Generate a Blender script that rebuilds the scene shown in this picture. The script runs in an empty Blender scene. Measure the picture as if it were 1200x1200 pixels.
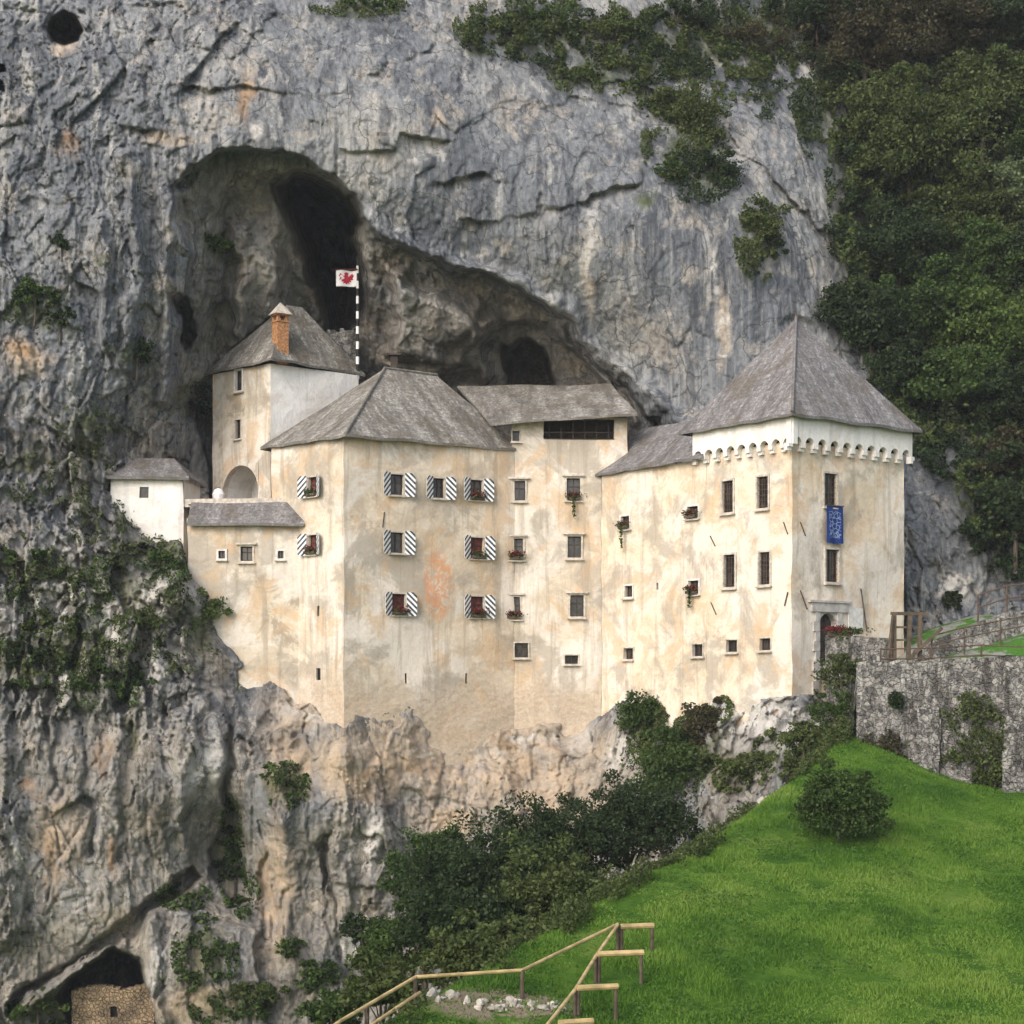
import bpy, math, random
import numpy as np
from mathutils import Vector, Matrix
random.seed(7)
RNG = np.random.default_rng(11)
SC = bpy.context.scene
COL = SC.collection

# ------------------------------------------------------------------ camera, sky, sun, exposure
F = 2000.0                      # focal length in pixels of the 1200 px photograph
cd = bpy.data.cameras.new('camera'); cam = bpy.data.objects.new('camera', cd); COL.objects.link(cam)
cam.location = (0, 0, 0); cam.rotation_euler = (math.radians(90), 0, 0)
cd.sensor_width = 36; cd.lens = 60; cd.shift_y = 200/1200; cd.clip_start = .5; cd.clip_end = 2000
SC.camera = cam
w = bpy.data.worlds.new('World'); SC.world = w; w.use_nodes = True
SUN_EL, SUN_AZ = math.radians(34), math.radians(214)      # azimuth clockwise from +Y: behind the camera, to the left
nt = w.node_tree
sky = nt.nodes.new('ShaderNodeTexSky'); sky.sky_type = 'NISHITA'; sky.sun_disc = False
sky.sun_elevation = SUN_EL; sky.sun_rotation = SUN_AZ; sky.altitude = 500; sky.air_density = 1.0; sky.dust_density = 4.0; sky.ozone_density = 1.0
hs = nt.nodes.new('ShaderNodeHueSaturation'); hs.inputs['Saturation'].default_value = .6      # thin cloud: a paler sky
nt.links.new(sky.outputs[0], hs.inputs['Color']); nt.links.new(hs.outputs[0], nt.nodes['Background'].inputs[0]); nt.nodes['Background'].inputs[1].default_value = .15
sl = bpy.data.lights.new('sun', 'SUN'); sl.energy = .95; sl.angle = math.radians(32); sl.color = (1, .935, .85)
so = bpy.data.objects.new('sun', sl); COL.objects.link(so); so.location = (-40, -40, 80)
sdir = Vector((math.sin(SUN_AZ)*math.cos(SUN_EL), math.cos(SUN_AZ)*math.cos(SUN_EL), math.sin(SUN_EL)))
so.rotation_euler = sdir.to_track_quat('Z', 'Y').to_euler()
SC.view_settings.view_transform = 'Standard'; SC.view_settings.look = 'None'
SC.view_settings.exposure = 0.95; SC.view_settings.gamma = 1

# ------------------------------------------------------------------ numeric helpers
def vnoise(x, y, z, seed=0):
    xi = np.floor(x).astype(np.int64); yi = np.floor(y).astype(np.int64); zi = np.floor(z).astype(np.int64)
    fx = x-xi; fy = y-yi; fz = z-zi
    fx = fx*fx*(3-2*fx); fy = fy*fy*(3-2*fy); fz = fz*fz*(3-2*fz)
    def h(a, b, c):
        n = (a*374761393+b*668265263+c*2147483647+seed*1274126177) & 0xffffffff
        n = ((n ^ (n >> 13))*1274126177) & 0xffffffff
        n = ((n ^ (n >> 16))*2246822519) & 0xffffffff
        return ((n ^ (n >> 15)) & 0xffffff)/8388608.0-1
    r = 0
    for a in (0, 1):
        wx = fx if a else 1-fx
        for b in (0, 1):
            wy = fy if b else 1-fy
            for c in (0, 1):
                wz = fz if c else 1-fz
                r = r+wx*wy*wz*h(xi+a, yi+b, zi+c)
    return r
def hash01(a, b, c, seed):
    n = (a*374761393+b*668265263+c*2147483647+seed*1274126177) & 0xffffffff
    n = ((n ^ (n >> 13))*1274126177) & 0xffffffff
    n = ((n ^ (n >> 16))*2246822519) & 0xffffffff
    return ((n ^ (n >> 15)) & 0xffffff)/16777216.0
def fbm(x, y, z, o=4, seed=0, gain=.5):
    r = 0; a = 1
    for i in range(o):
        r = r+a*vnoise(x, y, z, seed+i*17); a *= gain; x = x*2.03+3.1; y = y*2.03+1.7; z = z*2.03+5.3
    return r
def ridged(x, y, z, o=4, seed=0):
    r = 0; a = 1; s = 0
    for i in range(o):
        r = r+a*(1-2*np.abs(vnoise(x, y, z, seed+i*13))); s += a; a *= .5; x = x*2.1+7.1; y = y*2.1+2.2; z = z*2.1+4.4
    return r/s
def facets(x, y, z, seed=0, tilt=.9):
    """blocky fractured rock: every cell is a tilted plane; returns value and distance to the cell border"""
    xi = np.floor(x).astype(np.int64); yi = np.floor(y).astype(np.int64); zi = np.floor(z).astype(np.int64)
    best = np.full(x.shape, 9.); sec = np.full(x.shape, 9.); val = np.zeros(x.shape)
    for a in (-1, 0, 1):
        for b in (-1, 0, 1):
            for c in (-1, 0, 1):
                X = xi+a; Y = yi+b; Z = zi+c
                h1 = hash01(X, Y, Z, seed); h2 = hash01(X, Y, Z, seed+1); h3 = hash01(X, Y, Z, seed+2)
                dx = x-X-h1; dy = y-Y-h2; dz = z-Z-h3
                d = np.sqrt(dx*dx+dy*dy+dz*dz)
                v = h3*2-1+tilt*((h1-.5)*dx+(h2-.5)*dz)*2
                m = d < best
                sec = np.where(m, best, np.minimum(sec, d)); val = np.where(m, v, val); best = np.where(m, d, best)
    return val, sec-best
def sst(t): t = np.clip(t, 0, 1); return t*t*(3-2*t)
def polysd(px, py, poly):
    """signed distance, positive inside"""
    P = np.array(poly, float); n = len(P); d = np.full(px.shape, 1e9); ins = np.zeros(px.shape, bool)
    for i in range(n):
        a = P[i]; b = P[(i+1) % n]; e = b-a
        wx = px-a[0]; wy = py-a[1]; t = np.clip((wx*e[0]+wy*e[1])/(e@e), 0, 1)
        d = np.minimum(d, np.hypot(wx-e[0]*t, wy-e[1]*t))
        c = ((a[1] > py) != (b[1] > py))
        with np.errstate(divide='ignore', invalid='ignore'):
            xx = (b[0]-a[0])*(py-a[1])/(b[1]-a[1]+1e-12)+a[0]
        ins ^= c & (px < xx)
    return np.where(ins, d, -d)
def linedist(px, py, pl):
    d = np.full(px.shape, 1e9)
    for a, b in zip(pl[:-1], pl[1:]):
        a = np.array(a, float); b = np.array(b, float); e = b-a
        t = np.clip(((px-a[0])*e[0]+(py-a[1])*e[1])/(e@e), 0, 1)
        d = np.minimum(d, np.hypot(px-a[0]-e[0]*t, py-a[1]-e[1]*t))
    return d

# ------------------------------------------------------------------ object helpers
def tag(o, label=None, cat=None, group=None, kind=None):
    if label: o['label'] = label
    if cat: o['category'] = cat
    if group: o['group'] = group
    if kind: o['kind'] = kind
    return o
WL = {}
def wloc(o): return WL[o.name] if o else Vector((0, 0, 0))
def link(o, parent, loc):
    COL.objects.link(o); o.location = Vector(loc)-wloc(parent) if parent else Vector(loc)
    if parent: o.parent = parent
    WL[o.name] = Vector(loc)
    return o
def empty(name, loc): return link(bpy.data.objects.new(name, None), None, loc)
def npmesh(name, V, Fc, mats, smooth=False, uv=None):
    V = np.asarray(V, np.float32); Fc = np.asarray(Fc, np.int32); k = Fc.shape[1]
    me = bpy.data.meshes.new(name)
    me.vertices.add(len(V)); me.vertices.foreach_set('co', V.ravel())
    me.loops.add(Fc.size); me.loops.foreach_set('vertex_index', Fc.ravel())
    me.polygons.add(len(Fc)); me.polygons.foreach_set('loop_start', np.arange(0, Fc.size, k, dtype=np.int32))
    try: me.polygons.foreach_set('loop_total', np.full(len(Fc), k, np.int32))
    except Exception: pass
    if smooth: me.polygons.foreach_set('use_smooth', np.ones(len(Fc), bool))
    for m in (mats if isinstance(mats, list) else [mats]): me.materials.append(m)
    me.update(calc_edges=True); me.validate()
    return me
class MB:
    """collects shapes in world (or local) coordinates, builds ONE mesh"""
    def __init__(s): s.v = []; s.f = []; s.uv = []
    def poly(s, pts, uv=None):
        n = len(s.v); s.v += [tuple(p) for p in pts]; s.f.append(list(range(n, n+len(pts))))
        s.uv += list(uv) if uv else [(0, 0)]*len(pts)
    def hexa(s, p):            # 8 points: bottom 4, top 4
        for q in ((3, 2, 1, 0), (4, 5, 6, 7), (0, 1, 5, 4), (1, 2, 6, 5), (2, 3, 7, 6), (3, 0, 4, 7)):
            s.poly([p[i] for i in q])
    def box(s, c, d, M=None):
        x, y, z = [v/2 for v in d]
        p = [Vector((a*x, b*y, e*z)) for e in (-1, 1) for a, b in ((-1, -1), (1, -1), (1, 1), (-1, 1))]
        p = [(M @ q if M else q)+Vector(c) for q in p]; s.hexa(p)
    def bar(s, a, b, wd, ht=None):
        a = Vector(a); b = Vector(b); d = b-a; L = d.length; q = d.to_track_quat('X', 'Z').to_matrix()
        s.box((a+b)/2, (L, wd, ht or wd), q)
    def tube(s, pts, rad, n=8):
        pts = [Vector(p) for p in pts]; rings = []
        for i, p in enumerate(pts):
            d = (pts[min(i+1, len(pts)-1)]-pts[max(i-1, 0)]).normalized(); q = d.to_track_quat('Z', 'Y').to_matrix()
            r = rad[i] if isinstance(rad, (list, tuple)) else rad
            rings.append([p+q @ Vector((math.cos(t*2*math.pi/n)*r, math.sin(t*2*math.pi/n)*r, 0)) for t in range(n)])
        for A, B in zip(rings[:-1], rings[1:]):
            for t in range(n): s.poly([A[t], A[(t+1) % n], B[(t+1) % n], B[t]])
        s.poly(rings[0][::-1]); s.poly(rings[-1])
    def build(s, name, mat, parent=None, loc=None, smooth=False, rot=None, local=False, merge=False):
        """loc: world location of the object origin; local=True: vertices already relative to loc"""
        L = Vector(loc) if loc is not None else wloc(parent)
        me = bpy.data.meshes.new(name)
        me.from_pydata([tuple(v) if local else tuple(Vector(v)-L) for v in s.v], [], s.f)
        ul = me.uv_layers.new(name='UVMap'); ul.data.foreach_set('uv', np.array([s.uv[l.vertex_index] for l in me.loops], np.float32).ravel())
        if merge:
            import bmesh
            b = bmesh.new(); b.from_mesh(me); bmesh.ops.remove_doubles(b, verts=b.verts, dist=1e-4); b.to_mesh(me); b.free()
        me.materials.append(mat)
        if smooth: me.polygons.foreach_set('use_smooth', [True]*len(me.polygons))
        o = bpy.data.objects.new(name, me)
        if rot: o.rotation_euler = rot
        return link(o, parent, L)

# ------------------------------------------------------------------ material helpers
class NT:
    def __init__(s, name):
        s.m = bpy.data.materials.new(name); s.m.use_nodes = True; s.t = s.m.node_tree; s.b = s.t.nodes['Principled BSDF']
        s.b.inputs['Roughness'].default_value = .9; s.b.inputs['Specular IOR Level'].default_value = .2
    def n(s, ty, **k):
        x = s.t.nodes.new(ty)
        for a, b in k.items(): setattr(x, a, b)
        return x
    def set(s, sock, v):
        if isinstance(v, bpy.types.NodeSocket): s.t.links.new(v, sock)
        elif v is not None:
            if sock.type == 'RGBA' and len(v) == 3: v = (*v, 1)
            sock.default_value = v
    def pos(s): return s.n('ShaderNodeNewGeometry').outputs['Position']
    def mapv(s, vec, sc=(1, 1, 1), loc=(0, 0, 0)):
        x = s.n('ShaderNodeMapping'); s.set(x.inputs[0], vec); x.inputs['Scale'].default_value = sc; x.inputs['Location'].default_value = loc; return x.outputs[0]
    def noise(s, vec, scale=1, det=5, rough=.55, dist=0):
        x = s.n('ShaderNodeTexNoise'); s.set(x.inputs['Vector'], vec); x.inputs['Scale'].default_value = scale; x.inputs['Detail'].default_value = det
        x.inputs['Roughness'].default_value = rough; x.inputs['Distortion'].default_value = dist; return x.outputs[0]
    def voro(s, vec, scale=1, feat='F1', out=0):
        x = s.n('ShaderNodeTexVoronoi', feature=feat); s.set(x.inputs['Vector'], vec); x.inputs['Scale'].default_value = scale; return x.outputs[out]
    def ramp(s, fac, stops):
        x = s.n('ShaderNodeMapRange', interpolation_type='SMOOTHSTEP'); s.set(x.inputs[0], fac)
        x.inputs[1].default_value, x.inputs[2].default_value = stops[0], stops[1]
        x.inputs[3].default_value, x.inputs[4].default_value = (stops[2], stops[3]) if len(stops) > 2 else (0, 1); return x.outputs[0]
    def cramp(s, fac, stops):
        x = s.n('ShaderNodeValToRGB'); s.set(x.inputs[0], fac); e = x.color_ramp.elements
        while len(e) < len(stops): e.new(.5)
        for i, (p, c) in enumerate(stops): e[i].position = p; e[i].color = (*c, 1)
        return x.outputs[0]
    def mix(s, fac, a, b, mode='MIX'):
        x = s.n('ShaderNodeMix', data_type='RGBA', blend_type=mode); s.set(x.inputs[0], fac); s.set(x.inputs[6], a); s.set(x.inputs[7], b); return x.outputs[2]
    def math(s, op, a, b=None, clamp=False):
        x = s.n('ShaderNodeMath', operation=op, use_clamp=clamp); s.set(x.inputs[0], a); s.set(x.inputs[1], b); return x.outputs[0]
    def vm(s, op, a, b=None, out=0):
        x = s.n('ShaderNodeVectorMath', operation=op); s.set(x.inputs[0], a); s.set(x.inputs[1], b); return x.outputs[out]
    def sep(s, v): x = s.n('ShaderNodeSeparateXYZ'); s.set(x.inputs[0], v); return x.outputs
    def attr(s, name, out='Fac'): x = s.n('ShaderNodeAttribute', attribute_name=name); return x.outputs[out]
    def bump(s, h, dist=.05, strength=1, nrm=None):
        x = s.n('ShaderNodeBump'); s.set(x.inputs['Height'], h); x.inputs['Distance'].default_value = dist; x.inputs['Strength'].default_value = strength
        if nrm: s.set(x.inputs['Normal'], nrm)
        return x.outputs[0]
    def out(s, col, nrm=None, rough=None, spec=None):
        s.set(s.b.inputs['Base Color'], col)
        if nrm: s.set(s.b.inputs['Normal'], nrm)
        if rough is not None: s.set(s.b.inputs['Roughness'], rough)
        if spec is not None: s.b.inputs['Specular IOR Level'].default_value = spec
        return s.m
def simple(name, col, rough=.85, var=.25, sc=4, spec=.2, bump=.01):
    t = NT(name); p = t.pos(); n = t.noise(p, sc, 4)
    c = t.mix(t.ramp(n, (.3, .7)), tuple(v*(1-var) for v in col), tuple(min(1, v*(1+var)) for v in col))
    return t.out(c, t.bump(t.noise(p, sc*5, 3), bump), rough, spec)

def rock_material():
    t = NT('limestone'); p = t.pos()
    big = t.noise(p, .09, 5, .6)
    base = t.cramp(big, [(.34, (.085, .093, .106)), (.45, (.135, .145, .16)), (.56, (.195, .203, .212)), (.68, (.29, .285, .27))])
    # vertical water streaks
    sv = t.mapv(p, (.75, .75, .045)); s1 = t.noise(sv, 1.0, 6, .62, .6)
    base = t.mix(t.ramp(s1, (.47, .62, 0, .75)), base, (.055, .06, .072))
    sv2 = t.mapv(p, (1.1, 1.1, .06), (13, 5, 2)); s2 = t.noise(sv2, .9, 6, .6, .5)
    base = t.mix(t.ramp(s2, (.53, .66, 0, .65)), base, (.38, .37, .345))
    # crackly patches of cream where slabs have come off
    cp = t.noise(p, .33, 8, .72, .3)
    base = t.mix(t.ramp(cp, (.52, .62, 0, .6)), base, (.35, .315, .27))
    fine = t.noise(p, 3.2, 8, .7)
    base = t.mix(t.ramp(fine, (.40, .68, 0, .4)), base, t.mix(1, base, (1.9, 1.85, 1.8), 'MULTIPLY'))
    base = t.mix(t.ramp(t.noise(p, 1.3, 8, .75), (.53, .68, 0, .6)), base, (.05, .05, .05))
    wn = t.n('ShaderNodeTexNoise'); t.set(wn.inputs[0], p); wn.inputs['Scale'].default_value = .6; wn.inputs['Detail'].default_value = 6; ws = t.n('ShaderNodeVectorMath', operation='SCALE'); t.set(ws.inputs[0], wn.outputs[1]); ws.inputs['Scale'].default_value = 2.2
    pw = t.vm('ADD', p, ws.outputs[0])
    ck = t.voro(t.mapv(pw, (.34, .34, .22)), 1, 'DISTANCE_TO_EDGE'); base = t.mix(t.ramp(ck, (.022, 0, 0, .75)), base, (.04, .04, .042))
    ck2 = t.voro(t.mapv(pw, (1.1, 1.1, .5), (4, 4, 4)), 1, 'DISTANCE_TO_EDGE'); base = t.mix(t.ramp(ck2, (.03, 0, 0, .4)), base, (.05, .05, .052))
    s3 = t.noise(t.mapv(p, (3.2, 3.2, .12), (7, 1, 3)), 1, 5, .6, .3); base = t.mix(t.ramp(s3, (.53, .66, 0, .35)), base, (.30, .30, .30)); base = t.mix(t.ramp(s3, (.47, .36, 0, .45)), base, (.06, .066, .078))
    # stains and tints with a shape of their own, carried on the mesh
    brk = t.ramp(t.noise(p, .9, 8, .7), (.3, .66))
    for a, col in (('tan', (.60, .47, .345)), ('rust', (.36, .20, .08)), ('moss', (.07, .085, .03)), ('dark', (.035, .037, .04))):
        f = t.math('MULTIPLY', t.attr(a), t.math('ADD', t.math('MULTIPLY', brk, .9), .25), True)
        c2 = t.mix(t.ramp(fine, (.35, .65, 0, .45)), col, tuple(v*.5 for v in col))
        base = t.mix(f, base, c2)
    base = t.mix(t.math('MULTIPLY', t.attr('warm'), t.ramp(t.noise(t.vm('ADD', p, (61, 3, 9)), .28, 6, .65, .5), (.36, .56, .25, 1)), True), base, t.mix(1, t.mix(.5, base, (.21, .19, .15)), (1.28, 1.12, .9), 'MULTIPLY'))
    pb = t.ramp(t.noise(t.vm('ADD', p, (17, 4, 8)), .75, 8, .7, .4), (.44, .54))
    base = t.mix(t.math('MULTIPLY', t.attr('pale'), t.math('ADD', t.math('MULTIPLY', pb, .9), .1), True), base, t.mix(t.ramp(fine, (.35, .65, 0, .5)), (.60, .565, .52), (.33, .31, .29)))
    h = t.math('ADD', t.noise(t.mapv(p, (1, 1, .55)), 2.2, 10, .72), t.math('MULTIPLY', t.noise(t.mapv(p, (1, 1, .12)), 2.0, 6, .65), .6))
    n1 = t.bump(h, .2, 1)
    return t.out(base, n1, .92, .15)

def plaster_material(name, c1, c2, c3, stone=0.0, white=False):
    t = NT(name); p = t.pos(); z = t.sep(p)[2]
    n = t.noise(p, .28, 7, .66, .6)
    col = t.mix(t.ramp(n, (.40, .60)), c1, c2)
    n2 = t.noise(t.vm('ADD', p, (31, 7, 4)), .5, 8, .7, .8)
    col = t.mix(t.ramp(n2, (.49, .60, 0, .8)), col, c3)
    if not white:
        n3 = t.noise(t.vm('ADD', p, (3, 57, 14)), .2, 6, .6, .5)      # lime wash patches, greyed patches
        col = t.mix(t.ramp(n3, (.46, .56, 0, .75)), col, (.72, .66, .59))
        col = t.mix(t.ramp(t.noise(t.vm('ADD', p, (90, 2, 41)), .3, 7, .68, .5), (.49, .60, 0, .75)), col, (.36, .315, .26))
        col = t.mix(t.ramp(t.noise(t.vm('ADD', p, (9, 22, 71)), .42, 7, .68, .5), (.51, .62, 0, .6)), col, (.56, .38, .22))
    st = t.noise(t.mapv(p, (1.6, 1.6, .11)), 1, 6, .65, .3)
    col = t.mix(t.ramp(st, (.50, .66, 0, .3 if white else .5)), col, tuple(v*.5 for v in c2))
    fine = t.noise(p, 5, 8, .75)
    col = t.mix(t.ramp(fine, (.3, .7, .22, 0)), col, tuple(v*.42 for v in c2))
    hz = None
    if stone:       # plaster gone near the foot of the wall: rubble shows
        m = t.math('ADD', t.ramp(z, (3.2, -3.5)), t.math('MULTIPLY', t.math('SUBTRACT', t.noise(p, .45, 7, .65), .5), 1.6))
        x_ = t.sep(p)[0]
        m = t.math('MULTIPLY', m, t.ramp(x_, (7, 4)))
        m = t.math('MULTIPLY', t.ramp(m, (.3, .75)), stone)
        cell = t.voro(t.mapv(p, (1, 1, 1.7)), 2.6, 'F1', 1)
        sc = t.mix(t.sep(cell)[0], (.46, .37, .28), (.54, .44, .34))
        sc = t.mix(t.ramp(fine, (.3, .66, .55, 0)), sc, (.26, .19, .13))
        col = t.mix(m, col, sc)
        hz = t.math('MULTIPLY', m, t.voro(t.mapv(p, (1, 1, 1.7)), 2.6, 'SMOOTH_F1'))
        fx = t.vm('SUBTRACT', p, FRESCO)                          # faded painted crest between the windows
        fd = t.vm('LENGTH', t.vm('MULTIPLY', fx, (1, 1, .52)), None, 1)
        fn = t.noise(p, 2.1, 5, .7, 1.0)
        fm = t.math('MULTIPLY', t.ramp(fd, (1.25, .8)), t.ramp(fn, (.43, .52)))
        col = t.mix(t.math('MULTIPLY', fm, .62), col, (.60, .25, .11))
    h = t.math('ADD', t.noise(p, 1.2, 6, .6), t.math('MULTIPLY', t.noise(p, 9, 6, .7), .25))
    if hz: h = t.math('ADD', h, t.math('MULTIPLY', hz, -.6))
    return t.out(col, t.bump(h, .09, .8), .93, .1)

def shingle_material(name, ca, cb, cc):
    t = NT(name); uv = t.n('ShaderNodeUVMap').outputs[0]; p = t.pos()
    br = t.n('ShaderNodeTexBrick'); t.set(br.inputs['Vector'], t.vm('ADD', uv, t.vm('SCALE', t.vm('SUBTRACT', t.noise(p, .8, 3), (.5, .5, .5)), None)))
    br.inputs['Scale'].default_value = 1; br.inputs['Brick Width'].default_value = .17; br.inputs['Row Height'].default_value = .3
    br.inputs['Mortar Size'].default_value = .012; br.inputs['Color1'].default_value = (0, 0, 0, 1); br.inputs['Color2'].default_value = (1, 1, 1, 1); br.inputs['Mortar'].default_value = (.2, .2, .2, 1)
    st = t.noise(t.mapv(uv, (1.0, .16, 1)), 1, 6, .65, .4)
    col = t.cramp(st, [(.39, ca), (.5, cb), (.61, cc)])
    col = t.mix(.55, col, t.mix(1, col, t.mix(br.outputs[0], (.35, .35, .35), (1.5, 1.5, 1.5)), 'MULTIPLY')); rw_ = t.math('FRACT', t.math('MULTIPLY', t.math('ADD', t.sep(uv)[1], t.math('MULTIPLY', t.noise(p, 1.5, 3), .25)), 1/.42)); col = t.mix(t.ramp(rw_, (.14, 0, 0, .45)), col, tuple(v*.3 for v in ca))
    col = t.mix(t.ramp(t.noise(p, .5, 6, .6), (.50, .62, 0, .6)), col, (.13, .105, .07))
    col = t.mix(t.ramp(t.noise(p, 6, 6, .7), (.4, .65, .55, 0)), col, tuple(v*.35 for v in ca))
    h = t.math('ADD', t.math('MULTIPLY', br.outputs[0], .5), t.math('FRACT', t.math('MULTIPLY', t.sep(uv)[1], -1/.3)))
    return t.out(col, t.bump(h, .05, .7), .85, .25)

def leaf_material(name, cols, tr=.35):
    t = NT(name)
    rnd = t.attr('leafrnd'); p = t.pos()
    col = t.cramp(t.math('ADD', t.math('MULTIPLY', rnd, .55), t.math('MULTIPLY', t.noise(p, .7, 3), .45)), [(.22, cols[0]), (.5, cols[1]), (.78, cols[2])])
    t.out(col, None, .6, .25)
    tl = t.n('ShaderNodeBsdfTranslucent'); t.set(tl.inputs[0], col)
    mx = t.n('ShaderNodeMixShader'); mx.inputs[0].default_value = tr
    t.t.links.new(t.b.outputs[0], mx.inputs[1]); t.t.links.new(tl.outputs[0], mx.inputs[2])
    t.t.links.new(mx.outputs[0], t.t.nodes['Material Output'].inputs[0])
    return t.m

def grass_material():
    t = NT('grass'); p = t.pos()
    c = t.cramp(t.noise(p, .35, 7, .65), [(.38, (.05, .125, .013)), (.5, (.09, .185, .02)), (.62, (.15, .235, .04))])
    c = t.mix(t.ramp(t.noise(p, 2.2, 6, .7), (.5, .72, 0, .5)), c, (.02, .07, .008))
    c = t.mix(t.ramp(t.noise(t.vm('ADD', p, (5, 9, 2)), .8, 7, .7), (.62, .72, 0, .6)), c, (.16, .17, .05))
    sd = t.vm('LENGTH', t.vm('MULTIPLY', t.vm('SUBTRACT', p, (-.4, 49.6, -9.6)), (.42, .8, .2)), None, 1)      # bare stony soil by the handrail
    c = t.mix(t.math('MULTIPLY', t.ramp(sd, (1.15, .8)), t.ramp(t.noise(p, 1.6, 6, .7), (.4, .5))), c, (.30, .24, .17))
    return t.out(c, t.bump(t.noise(p, 4, 8, .75), .25), .9, .1)

def stonewall_material():
    t = NT('rubble_stone'); p = t.pos()
    d = t.vm('ADD', p, t.vm('SCALE', t.n('ShaderNodeTexNoise').outputs[1], None))
    nz = t.n('ShaderNodeTexNoise'); t.set(nz.inputs[0], p); nz.inputs['Scale'].default_value = 3; sn = t.n('ShaderNodeVectorMath', operation='SCALE'); t.set(sn.inputs[0], nz.outputs[1]); sn.inputs['Scale'].default_value = .5
    pw = t.mapv(t.vm('ADD', p, sn.outputs[0]), (1, 1, 1.15)); cell = t.voro(pw, 3.6, 'F1', 1); edge = t.voro(pw, 3.6, 'DISTANCE_TO_EDGE')
    c = t.mix(t.sep(cell)[0], (.10, .096, .092), (.33, .31, .28))
    c = t.mix(t.ramp(edge, (.06, 0, 0, .35)), c, (.07, .065, .06))
    c = t.mix(t.ramp(t.noise(t.mapv(p, (2.2, 2.2, .8)), 1, 7, .7, .4), (.48, .58, 0, .6)), c, (.42, .4, .37))
    c = t.mix(t.ramp(t.noise(t.mapv(p, (1.7, 1.7, .35), (3, 3, 3)), 1, 7, .72, .3), (.50, .60, 0, .75)), c, (.06, .055, .048))
    c = t.mix(t.ramp(t.noise(p, 3.5, 7, .75), (.5, .66, 0, .8)), c, (.035, .033, .03))
    c = t.mix(t.ramp(t.noise(p, .6, 5, .6), (.6, .7, 0, .5)), c, (.07, .085, .035))
    h = t.math('ADD', t.math('MULTIPLY', t.ramp(edge, (0, .12)), .6), t.noise(p, 4, 7, .7))
    return t.out(c, t.bump(h, .16), .92, .1)

# ------------------------------------------------------------------ plan of the castle (metres; camera at the origin looking along +Y)
def ray(px, py, Y): return Vector(((px-600)/F*Y, Y, (800-py)/F*Y))
A = Vector((-9.85, 100)); A2 = Vector((-14.88, 105.4)); B = Vector((.15, 106.05)); C = Vector((5.57, 105.9)); D = Vector((15.3, 93.3)); E = Vector((22.7, 98.9))
CT = Vector((7.2, 106.2))
FK = Vector((-15.3, 108.0)); FL = Vector((-19.6, 111.8)); FR = Vector((-10.1, 112.2))
T0 = Vector((-19.7, 103.6)); T1 = Vector((-12.9, 103.3))
class Face:
    def __init__(s, P, Q):
        s.P = P; s.d = (Q-P); s.L = s.d.length; s.d = s.d/s.L; s.n = Vector((s.d.y, -s.d.x))     # outward (towards the camera)
    def hit(s, px, py):
        a = (px-600)/F; b = (800-py)/F; n = s.n
        t = n.dot(s.P)/(n.x*a+n.y); q = Vector((a*t, t)); return (q-s.P).dot(s.d), b*t
    def at(s, u, z, o=0): q = s.P+s.d*u+s.n*o; return Vector((q.x, q.y, z))
    def rot(s): return math.atan2(s.d.y, s.d.x)
fA = Face(A2, A); fB = Face(A, B); fC = Face(B, C); fC2 = Face(B, CT); fS = Face(C, D); fT = Face(D, E); fKL = Face(FL, FK); fKR = Face(FK, FR); fW = Face(T0, T1)
u_, z_ = fB.hit(514, 686); FRESCO = tuple(fB.at(u_, z_))

M_rock = rock_material()
M_plaster = plaster_material('lime_plaster', (.68, .59, .475), (.58, .485, .37), (.47, .39, .305), stone=.7)
M_plasterT = plaster_material('tower_plaster', (.73, .635, .51), (.66, .54, .40), (.58, .43, .31))
M_white = plaster_material('whitewash', (.80, .77, .73), (.74, .70, .65), (.66, .60, .54), white=True)
M_keep = plaster_material('old_plaster', (.62, .54, .43), (.50, .42, .32), (.28, .23, .17))
M_roofA = shingle_material('weathered_shingles', (.17, .155, .135), (.31, .285, .25), (.44, .415, .37))
M_roofB = shingle_material('grey_shingles', (.17, .155, .152), (.245, .23, .225), (.32, .30, .295))
M_soffit = simple('dark_wood', (.05, .04, .032))
M_frame = simple('stone_trim', (.46, .41, .35), var=.25)
M_wframe = simple('white_wood', (.58, .55, .51), .6, .15)
M_iron = simple('rusty_iron', (.09, .06, .045))
M_wood = simple('old_timber', (.085, .064, .045), .8, .35, 3)
M_rail = simple('peeled_timber', (.42, .31, .15), .75, .3, 3)
M_dark = simple('dark_interior', (.012, .011, .010), .9)
t = NT('window_glass'); M_glass = t.out(t.mix(t.ramp(t.noise(t.pos(), 1.7, 2), (.4, .6)), (.025, .022, .02), (.06, .05, .045)), None, .12, .5)
M_curtain = simple('red_brown_boards', (.14, .035, .03), .8, .4, 6)
M_stone = stonewall_material(); M_grass = grass_material()
t = NT('path_ground'); p = t.pos(); M_path = t.out(t.mix(t.ramp(t.noise(p, .55, 7, .65), (.43, .52)), (.26, .25, .225), (.06, .16, .02)), t.bump(t.noise(p, 3, 8, .7), .25))
M_brick = simple('old_brick', (.36, .18, .085), .9, .4, 7)

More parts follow.
